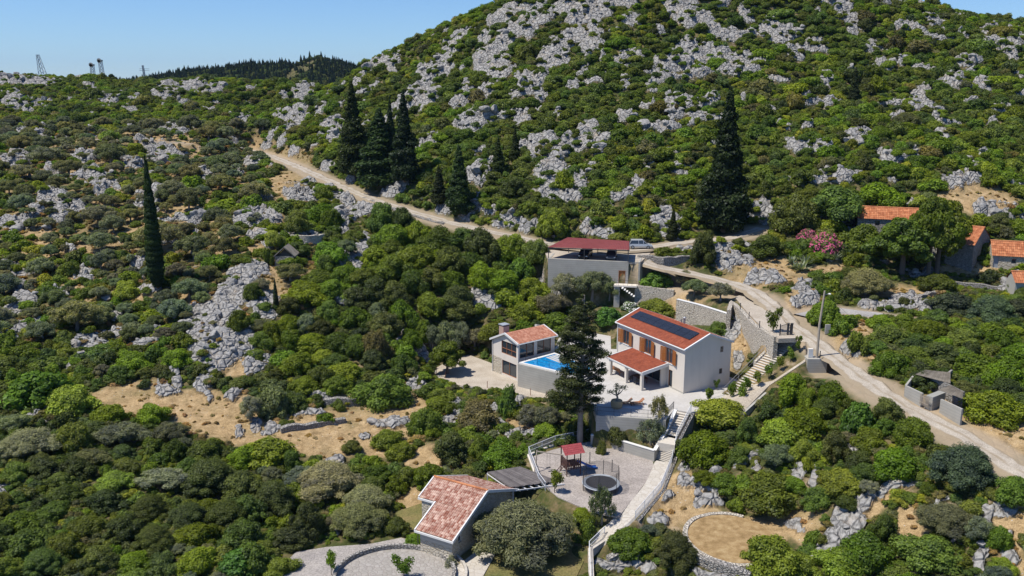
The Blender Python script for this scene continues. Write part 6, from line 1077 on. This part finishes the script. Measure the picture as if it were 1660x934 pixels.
for p in singles:
    if 'label' in p: continue
    sz = 'large ' if p['s'] > 62 else 'small ' if p['s'] < 34 else ''
    if p['kind'].endswith('ol') or p['kind'] == 'oleander': l = KW[p['kind']]+' '+where(p['px'], p['py'])
    else: l = sz+(COLN[p['col']])+' '+KW[p['kind']]+' '+where(p['px'], p['py'])
    byl.setdefault(l, []).append(p)
ORD = ['first', 'second', 'third', 'fourth', 'fifth', 'sixth', 'seventh', 'eighth', 'ninth', 'tenth', 'eleventh', 'twelfth']
for l, ps in byl.items():
    ps.sort(key=lambda p: p['px'])
    for i, p in enumerate(ps):
        if len(ps) == 1: p['label'] = l
        elif i == 0: p['label'] = l+', leftmost such'
        elif i == len(ps)-1: p['label'] = l+', rightmost such'
        else: p['label'] = l+', '+ORD[i]+' from left'
        p['group'] = {'olive': 'olive trees on the slopes', 'shrub': 'shrubs of the hillside thicket'}.get(fam(p))
NV = {'bigolive': 1, 'bigoak': 1, 'airolive': 1, 'shrub': 6, 'far': 6, 'oak': 6, 'olive': 5, 'farolive': 5, 'young': 5, 'fig': 3, 'tree': 3, 'conifer': 3, 'column': 3, 'blob': 3, 'oleander': 1, 'whiteol': 1}
HU = {'bigolive': 1.45, 'bigoak': 1.6, 'airolive': 1.5, 'shrub': 1.3, 'far': 1.25, 'oak': 1.6, 'olive': 1.45, 'farolive': 1.45, 'young': 1.75, 'fig': 1.25, 'tree': 1.75, 'conifer': 5.55, 'column': 8.6, 'blob': 1.5, 'oleander': 1.4, 'whiteol': 1.3}
first_of = {}
for n_, p in enumerate(singles):
    k_ = p['kind']; v_ = n_ % NV[k_]; nm_, cat_ = KN[k_]; nm_ = p.get('name', nm_); D, H = p['D'], p['H']; sx = D/2; sz = H/HU[k_]; rzv = random.uniform(0, 6.28)
    tkey = {'olive': ('olive', v_), 'bigolive': ('bigolive', 0), 'airolive': ('airolive', 0), 'tree': ('tree', v_), 'young': ('young', v_), 'conifer': ('conifer', v_), 'column': ('col', 0)}.get(k_)
    if tkey and (p['s'] > 22 or 'name' in p):
        o = bpy.data.objects.new(nm_, None); C.objects.link(o); o.empty_display_size = .3; cr = bpy.data.objects.new('crown', PROTO[k_, v_]); C.objects.link(cr); cr.parent = o; tr = bpy.data.objects.new('trunk', TRUNK[tkey]); C.objects.link(tr); tr.parent = o; leafo = cr
    else: o = bpy.data.objects.new(nm_, PROTO[k_, v_]); C.objects.link(o); leafo = o; first_of.setdefault((k_, v_), o)
    o.location = (p['x'], p['y'], p['z']-(.05 if tkey else .12*sz)); o.rotation_euler = (0, 0, rzv); an_ = random.uniform(.84, 1.19) if k_ in ('shrub', 'oak', 'olive', 'fig') else 1.; o.scale = (sx*an_, sx/an_, sz); leafo['tint'] = tintof(p)
    tag(o, p['label'], cat_, p.get('group')); p['ob'] = o
# the mass: one object whose points carry shape, size, colour; leaves meshes shared with small scrub shapes
def mass_object(name, items, kinds, **tg):
    me = bpy.data.meshes.new(name); V = np.array([(p['x'], p['y'], p['z']-.1) for p in items], np.float32); me.vertices.add(len(V)); me.vertices.foreach_set('co', V.ravel())
    def at_(nm_, ty, val, fld='value'): a = me.attributes.new(nm_, ty, 'POINT'); a.data.foreach_set(fld, np.asarray(val, np.float32 if ty != 'INT' else np.int32).ravel())
    at_('sc', 'FLOAT_VECTOR', [(p['D']/2*random.uniform(.75, 1.3), p['D']/2*random.uniform(.8, 1.2), p['H']/HU[p['mk']]*random.uniform(.8, 1.25)) for p in items], 'vector'); at_('tlx', 'FLOAT', [random.uniform(-.22, .22) if p['mk'][:3] == 'far' else 0 for p in items]); at_('rot', 'FLOAT', [random.uniform(0, 6.28) for p in items]); at_('which', 'INT', [p['mi'] for p in items]); at_('tcol', 'FLOAT_VECTOR', [tintof(p) for p in items], 'vector')
    o = bpy.data.objects.new(name, me); C.objects.link(o); ng = bpy.data.node_groups.new(name, 'GeometryNodeTree'); ng.interface.new_socket('Geometry', in_out='INPUT', socket_type='NodeSocketGeometry'); ng.interface.new_socket('Geometry', in_out='OUTPUT', socket_type='NodeSocketGeometry')
    gi, gq = ng.nodes.new('NodeGroupInput'), ng.nodes.new('NodeGroupOutput'); jn = ng.nodes.new('GeometryNodeJoinGeometry')
    for src in reversed(kinds):
        oi = ng.nodes.new('GeometryNodeObjectInfo'); oi.inputs['Object'].default_value = src; oi.inputs['As Instance'].default_value = False; g2 = ng.nodes.new('GeometryNodeGeometryToInstance'); ng.links.new(oi.outputs['Geometry'], g2.inputs[0]); ng.links.new(g2.outputs[0], jn.inputs[0])
    def na(nm_, ty): n_ = ng.nodes.new('GeometryNodeInputNamedAttribute'); n_.data_type = ty; n_.inputs['Name'].default_value = nm_; return n_.outputs['Attribute']
    ip = ng.nodes.new('GeometryNodeInstanceOnPoints'); ip.inputs['Pick Instance'].default_value = True; ng.links.new(gi.outputs[0], ip.inputs['Points']); ng.links.new(jn.outputs[0], ip.inputs['Instance']); ng.links.new(na('which', 'INT'), ip.inputs['Instance Index']); ng.links.new(na('sc', 'FLOAT_VECTOR'), ip.inputs['Scale'])
    cx_ = ng.nodes.new('ShaderNodeCombineXYZ'); ng.links.new(na('rot', 'FLOAT'), cx_.inputs[2]); ng.links.new(na('tlx', 'FLOAT'), cx_.inputs[0]); ng.links.new(cx_.outputs[0], ip.inputs['Rotation'])
    st_ = ng.nodes.new('GeometryNodeStoreNamedAttribute'); st_.data_type = 'FLOAT_VECTOR'; st_.domain = 'INSTANCE'; st_.inputs['Name'].default_value = 'tint'; ng.links.new(ip.outputs[0], st_.inputs[0]); ng.links.new(na('tcol', 'FLOAT_VECTOR'), st_.inputs['Value']); ng.links.new(st_.outputs[0], gq.inputs[0])
    md = o.modifiers.new('plants', 'NODES'); md.node_group = ng; return tag(o, **tg)
# smallest of the separate plants wear the light scrub shapes and lend them to the mass
small_sh = [p for p in singles if p['kind'] in ('shrub', 'oak')][-6:]; small_ol = [p for p in singles if p['kind'] == 'olive'][-5:]
src_sh, src_ol = [], []
for k_, ps, lst, nm_ in (('far', small_sh, src_sh, 'shrub'), ('farolive', small_ol, src_ol, 'olive_tree')):
    for v_, p in enumerate(ps):
        ob = p['ob']
        if ob.type == 'EMPTY': ob = [c_ for c_ in p['ob'].children if c_.name.startswith('crown')][0]
        ob.data = PROTO[k_, v_]; lst.append(ob)
for p in mass:
    if p['kind'] == 'olive': p['mk'] = 'farolive'; p['mi'] = 6+random.randrange(5)
    else: p['mk'] = 'far'; p['mi'] = random.randrange(6)
    if p['kind'] == 'conifer': p['mk'] = 'far'
mass_object('hillside_scrub', mass, src_sh+src_ol, kind='stuff', label='dense green scrub covering the rocky hillsides', cat='scrub')
# low undergrowth on open ground
r_ = np.random.default_rng(31); NU = 60000; ys = 62+(340-62)*r_.random(NU)**1.0; ss = r_.uniform(-.68, .68, NU); xs = ys*ss; bu_ = look(BUILT, xs, ys); rk_ = look(rockm, xs, ys); dr_ = look(drym, xs, ys); zs = gz(xs, ys); und = []
for i in range(NU):
    if bu_[i] > .02 or (rk_[i] > .35 and r_.random() > .08) or (dr_[i] > .5 and r_.random() > (.2 if ys[i] < 135 else .6)): continue
    pxx, pyy, _d = proj(xs[i], ys[i], zs[i])
    s_ = r_.uniform(.25, .75)*(.5 if dr_[i] > .4 else 1); und.append(dict(x=xs[i], y=ys[i], z=zs[i]+.05, D=2*s_, H=s_*r_.uniform(.6, 1.3), mk='far', mi=int(r_.integers(6)), col=(('S' if r_.random() < .45 else 'R') if (pxx < 430 and 205 < pyy < 560 and r_.random() < .7) else 'R' if r_.random() < .3 else 'Y' if r_.random() < .25 else 'M') if dr_[i] < .3 else 'S'))
TINT['S'] = (.30, .215, .11)
mass_object('undergrowth', und, src_sh, kind='stuff', label='low dry undergrowth between rocks and shrubs', cat='undergrowth')
# ------------------------------------------------------------------ limestone boulders
def boulder(seed):
    r_ = np.random.default_rng(seed); v, f = ico(4); v = v.copy(); 
    for _ in range(20):
        n_ = r_.normal(size=3); n_ /= np.linalg.norm(n_); d_ = r_.uniform(.42, .8); s_ = np.maximum(v@n_-d_, 0); v -= n_*s_[:, None]*.97
    v *= 1+.10*(fbm(v[:, 0]*2.3+seed, v[:, 1]*2.3+v[:, 2]*1.7, seed, 3)-.5)[:, None]*2; q_ = fbm(v[:, 0]*6+seed, v[:, 1]*6+v[:, 2]*5, seed+3, 4); w1_, w2_, _h_ = worley(v[:, 0]*2.2+seed, v[:, 1]*2.2+v[:, 2]*2.6, seed); v *= (1+.14*(q_-.5)-.13*(1-sstep(0, .16, w2_-w1_)))[:, None]; v[:, 2] *= r_.uniform(.6, 1.05); v[:, 0] *= r_.uniform(.8, 1.5); v *= 1.2
    me = raw_mesh('boulder', v, np.zeros((0, 4), int), f, np.ones(len(v)), ['limestone']); me.polygons.foreach_set('use_smooth', [True]*len(f)); return me
BLD = [boulder(900+i) for i in range(7)]
r_ = np.random.default_rng(41); NB = 60000; ys = 62+(385-62)*r_.random(NB)**.75; ss = r_.uniform(-.66, .66, NB); xs = ys*ss; bu_ = look(BUILT, xs, ys); rk_ = look(rockm, xs, ys); zs = gz(xs, ys); ok = np.nonzero((bu_ < .02) & (((rk_ > .65) & (r_.random(NB) < .3)) | ((rk_ > .2) & (r_.random(NB) < .08)) | (r_.random(NB) < .003)))[0]
cand = []
for i in ok:
    s_ = float(np.clip(r_.lognormal(-1.15, .6), .12, 1.5))*(1.0 if ys[i] > 120 else .6)
    if look(BUILT, xs[i]+s_, ys[i]) > .05 or look(BUILT, xs[i]-s_, ys[i]) > .05: continue
    px, py, dep = proj(xs[i], ys[i], zs[i]); cand.append((s_*FPX/dep, xs[i], ys[i], zs[i], s_, px, py))
cand.sort(reverse=True); big, rest, got = [], [], []
for c_ in cand:
    if len(big) < 110 and c_[0] > 8 and 0 < c_[5] < 1660 and 0 < c_[6] < 934 and all((c_[1]-b_[1])**2+(c_[2]-b_[2])**2 > (1.1*(c_[4]+b_[4]))**2 for b_ in big): big.append(c_)
    else: rest.append(c_)
lb = {}
for c_ in big: lb.setdefault('grey limestone boulder '+where(c_[5], c_[6]), []).append(c_)
srcb = []
for l, cs_ in lb.items():
    cs_.sort(key=lambda c_: c_[5])
    for i, c_ in enumerate(cs_):
        o = bpy.data.objects.new('boulder', BLD[len(srcb) % 7]); C.objects.link(o); o.location = (c_[1], c_[2], c_[3]+.1*c_[4]); o.scale = (c_[4],)*3; o.rotation_euler = (random.uniform(-.3, .3), random.uniform(-.3, .3), random.uniform(0, 6.28))
        tag(o, l+('' if len(cs_) == 1 else ', leftmost such' if i == 0 else ', rightmost such' if i == len(cs_)-1 else ', '+ORD[i]+' from left'), 'boulder', 'limestone boulders on the slopes'); srcb.append(o)
me_items = [dict(x=c_[1], y=c_[2], z=c_[3]+.12*c_[4]+.1, D=2*c_[4], H=c_[4], mk='rk', mi=random.randrange(7), col='M') for c_ in rest[:16000]]
HU['rk'] = 1.0; mass_object('loose_rocks', me_items, srcb[:7], kind='stuff', label='loose grey limestone rocks scattered over the outcrops', cat='rocks')
# ------------------------------------------------------------------ big foreground cypress with open layered crown
bt_ = thing('cypress_tree', 'tall old cypress with bare trunk and layered dark crown before the terrace', 'tree', P(940, 716, -43.4)); B0 = Vector(bt_.location); dep0 = proj(*B0)[2]
tab = [(480, 943, 949), (500, 928, 962), (515, 922, 967), (539, 913, 962), (558, 908, 972), (579, 911, 984), (598, 913, 980), (612, 911, 980), (626, 902, 976), (640, 892, 974), (654, 897, 968), (666, 915, 955)]
r_ = np.random.default_rng(3); lb = []; tub = MB(); y = 481.
while y < 668:
    xl = np.interp(y, [a[0] for a in tab], [a[1] for a in tab]); xr = np.interp(y, [a[0] for a in tab], [a[2] for a in tab]); n_ = 1 if xr-xl < 14 else 5
    for j in range(n_):
        px = xl+(xr-xl)*((j+r_.uniform(.1, .9))/n_); py = y+r_.uniform(-5, 5); half = (xr-xl)/2*dep0/FPX; off = r_.uniform(-.85, .85)*half*math.sqrt(max(.05, 1-min(1, abs(px-(xl+xr)/2)/((xr-xl)/2+1e-6))**2)); q_ = Vector(PY(px, py, B0.y+off))-B0; rr = min(.2+.17*half, .72)*r_.uniform(.55, 1.15); lb.append((q_.x, q_.y, q_.z, rr*1.2, rr*1.2, rr*.5))
        ax_ = Vector((0.25*q_.z/18, 0, q_.z-.7*math.hypot(q_.x, q_.y)*.5)); tub.tube([tuple(ax_), (q_.x, q_.y, q_.z)], [.09, .03], 5)
    y += 4.6
H0 = lb[0][2]; cr = bpy.data.objects.new('crown', crown('cypress_needles', lb, 34000, .125, 77, long=1.9, core=.45, droop=.8, spread=.9, shell=(.5, 1.3), mats=('leaves',))); C.objects.link(cr); cr.parent = bt_; cr['tint'] = (.066, .082, .040)
tub.tube([(0, 0, -.3), (.02, 0, 3), (.1, 0, 9), (.25, 0, H0)], [.42, .34, .2, .05], 10); tub.build('trunk', 'bark_grey', bt_)
# potted olive
pp = P(999.5, 661, T); pot = MB(); pot.lathe([(.0, .02), (.60, .0), (.74, .35), (.76, .75), (.70, 1.0), (.62, 1.0), (.6, .9), (0, .9)], 24); ob = pot.build('planter', 'pot_straw', label='large round woven planter on the terrace by the railing', cat='planter', smooth=True) if False else pot.build('planter', 'pot_straw'); tag(ob, 'large round woven planter on the terrace by the railing', 'planter'); ob.location = pp
ot = thing('olive_tree', 'gnarled sparse olive tree growing in the round planter', 'olive tree', (pp[0], pp[1], pp[2]+.85)); q = MB(); q.tube([(0, 0, 0), (.08, 0, .5), (.0, 0, .8)], [.17, .13, .12], 8); tips = []
for a, ln, hh_ in ((0.3, 1.0, 1.75), (2.6, 1.05, 1.1), (1.6, .7, 1.9), (4.4, .8, 1.6), (5.4, .6, 1.9)): tp_ = (ln*math.cos(a), ln*.7*math.sin(a), hh_); q.tube([(0, 0, .78), (tp_[0]*.5, tp_[1]*.5, .8+(hh_-.8)*.35), tp_], [.09, .06, .025], 6); tips.append(tp_)
q.build('trunk', 'bark_grey', ot); cr = bpy.data.objects.new('crown', crown('olive_leaves', [(a, b_, c_, .42, .42, .32) for a, b_, c_ in tips]+[(a*.55, b_*.55, c_+.1, .3, .3, .22) for a, b_, c_ in tips], 520, .075, 5, long=3, core=.01, shell=(.2, 1.2), spread=1.3)); C.objects.link(cr); cr.parent = ot; cr['tint'] = (.17, .20, .12)
# agaves on the bank below the oleander
def agave_mesh(seed):
    q = MB(); r_ = random.Random(seed)
    for i in range(30):
        a = i*2.4; el = r_.uniform(.25, 1.25); ln = r_.uniform(.85, 1.25); d_ = Vector((math.cos(a)*math.cos(el), math.sin(a)*math.cos(el), math.sin(el))); s_ = Vector((-math.sin(a), math.cos(a), 0)); P0 = d_*.05; P1 = d_*ln*.45; P2 = d_*ln-Vector((0, 0, .12)); u = d_.cross(s_)*-.03
        q.add([P0-s_*.06, P0+s_*.06, P1+s_*.11+u, P1-s_*.11+u, P2], [(0, 1, 2, 3), (3, 2, 4)], r_.uniform(.8, 1.25))
    me = bpy.data.meshes.new('agave'); me.from_pydata(q.v, [], q.f); me.materials.append(MATS['leaves']); a_ = me.attributes.new('lv', 'FLOAT', 'POINT'); a_.data.foreach_set('value', q.lv); return me
ag = [agave_mesh(i) for i in range(3)]
AG = [(1300, 408), (1312, 402), (1322, 412), (1295, 422), (1306, 430), (1289, 436), (1317, 424), (1283, 428), (1345, 412), (1352, 420), (1299, 440)]
AG.sort()
for i, (px, py) in enumerate(AG):
    g = ground(px, py); o = bpy.data.objects.new('agave', ag[i % 3]); C.objects.link(o); o.location = g; s_ = random.uniform(1.5, 2.1); o.scale = (s_, s_, s_); o.rotation_euler = (0, 0, i); o['tint'] = (.20, .24, .23); tag(o, 'spiky blue grey agave on the bank below the oleander, '+('leftmost of the clump' if i == 0 else 'rightmost of the clump' if i == len(AG)-1 else ORD[i]+' from left in the clump'), 'agave', 'agaves on the roadside bank')
# ------------------------------------------------------------------ far pine wood on the ridge
r_ = np.random.default_rng(8); wood = []
for i in range(12000):
    y = r_.uniform(780, 1000); x = r_.uniform(-460, -110); z = float(far_z(np.array([x]), np.array([y]))[0])
    if z < -20: continue
    if math.hypot((x+206)/24, (y-930)/90) < 1 and r_.random() < .9: continue
    h = r_.uniform(4, 8.5); wood.append(dict(x=x, y=y, z=z-.5, D=h*r_.uniform(.4, .6), H=h, mk='conifer', mi=0 if r_.random() < .6 else 1, col='C'))
wsrc = [c_ for o in bpy.data.objects if o.name.startswith('conifer_tree') for c_ in o.children if c_.name.startswith('crown')][:1]+[src_sh[0]]
for p in wood:
    if p['mi'] == 1: p['mk'] = 'far'; p['H'] *= .6; p['D'] *= 1.5; p['col'] = 'D'
mass_object('far_wood', wood, wsrc, kind='stuff', label='dark pine wood on the distant ridge', cat='wood')
# skyline trees beside the masts
for px, py, hh_, Y, lb_ in ((181, 130, 14, 385, 'lone dark pine on the left skyline, right of the masts'), (258, 134, 8, 392, 'tiny dark pine right of the power line pole'), (268, 133, 9, 392, 'second tiny dark pine right of the power line pole')):
    x, y, z = PY(px, py, Y); z = float(gz(x, y)); dep = proj(x, y, z)[2]; H = hh_*dep/FPX; o = bpy.data.objects.new('pine_tree', PROTO['shrub', 2]); C.objects.link(o); o.location = (x, y, z); o.scale = (H*.6, H*.6, H/1.3); o['tint'] = TINT['C']; tag(o, lb_, 'tree')
# ------------------------------------------------------------------ haze
HAZE = 3.6e-5
hz = MB().box(-9900, -9200, -54, 9900, 11200, 330).build('haze', 'bark', kind='stuff'); m = bpy.data.materials.new('haze'); m.use_nodes = True; t = m.node_tree; t.nodes.remove(t.nodes['Principled BSDF']); pv = t.nodes.new('ShaderNodeVolumePrincipled'); pv.inputs['Color'].default_value = (.38, .6, 1, 1); pv.inputs['Density'].default_value = HAZE; pv.inputs['Anisotropy'].default_value = 0.0; t.links.new(pv.outputs[0], t.nodes['Material Output'].inputs['Volume']); hz.data.materials.clear(); hz.data.materials.append(m); tag(hz, 'thin blue summer haze over the hills', 'haze')
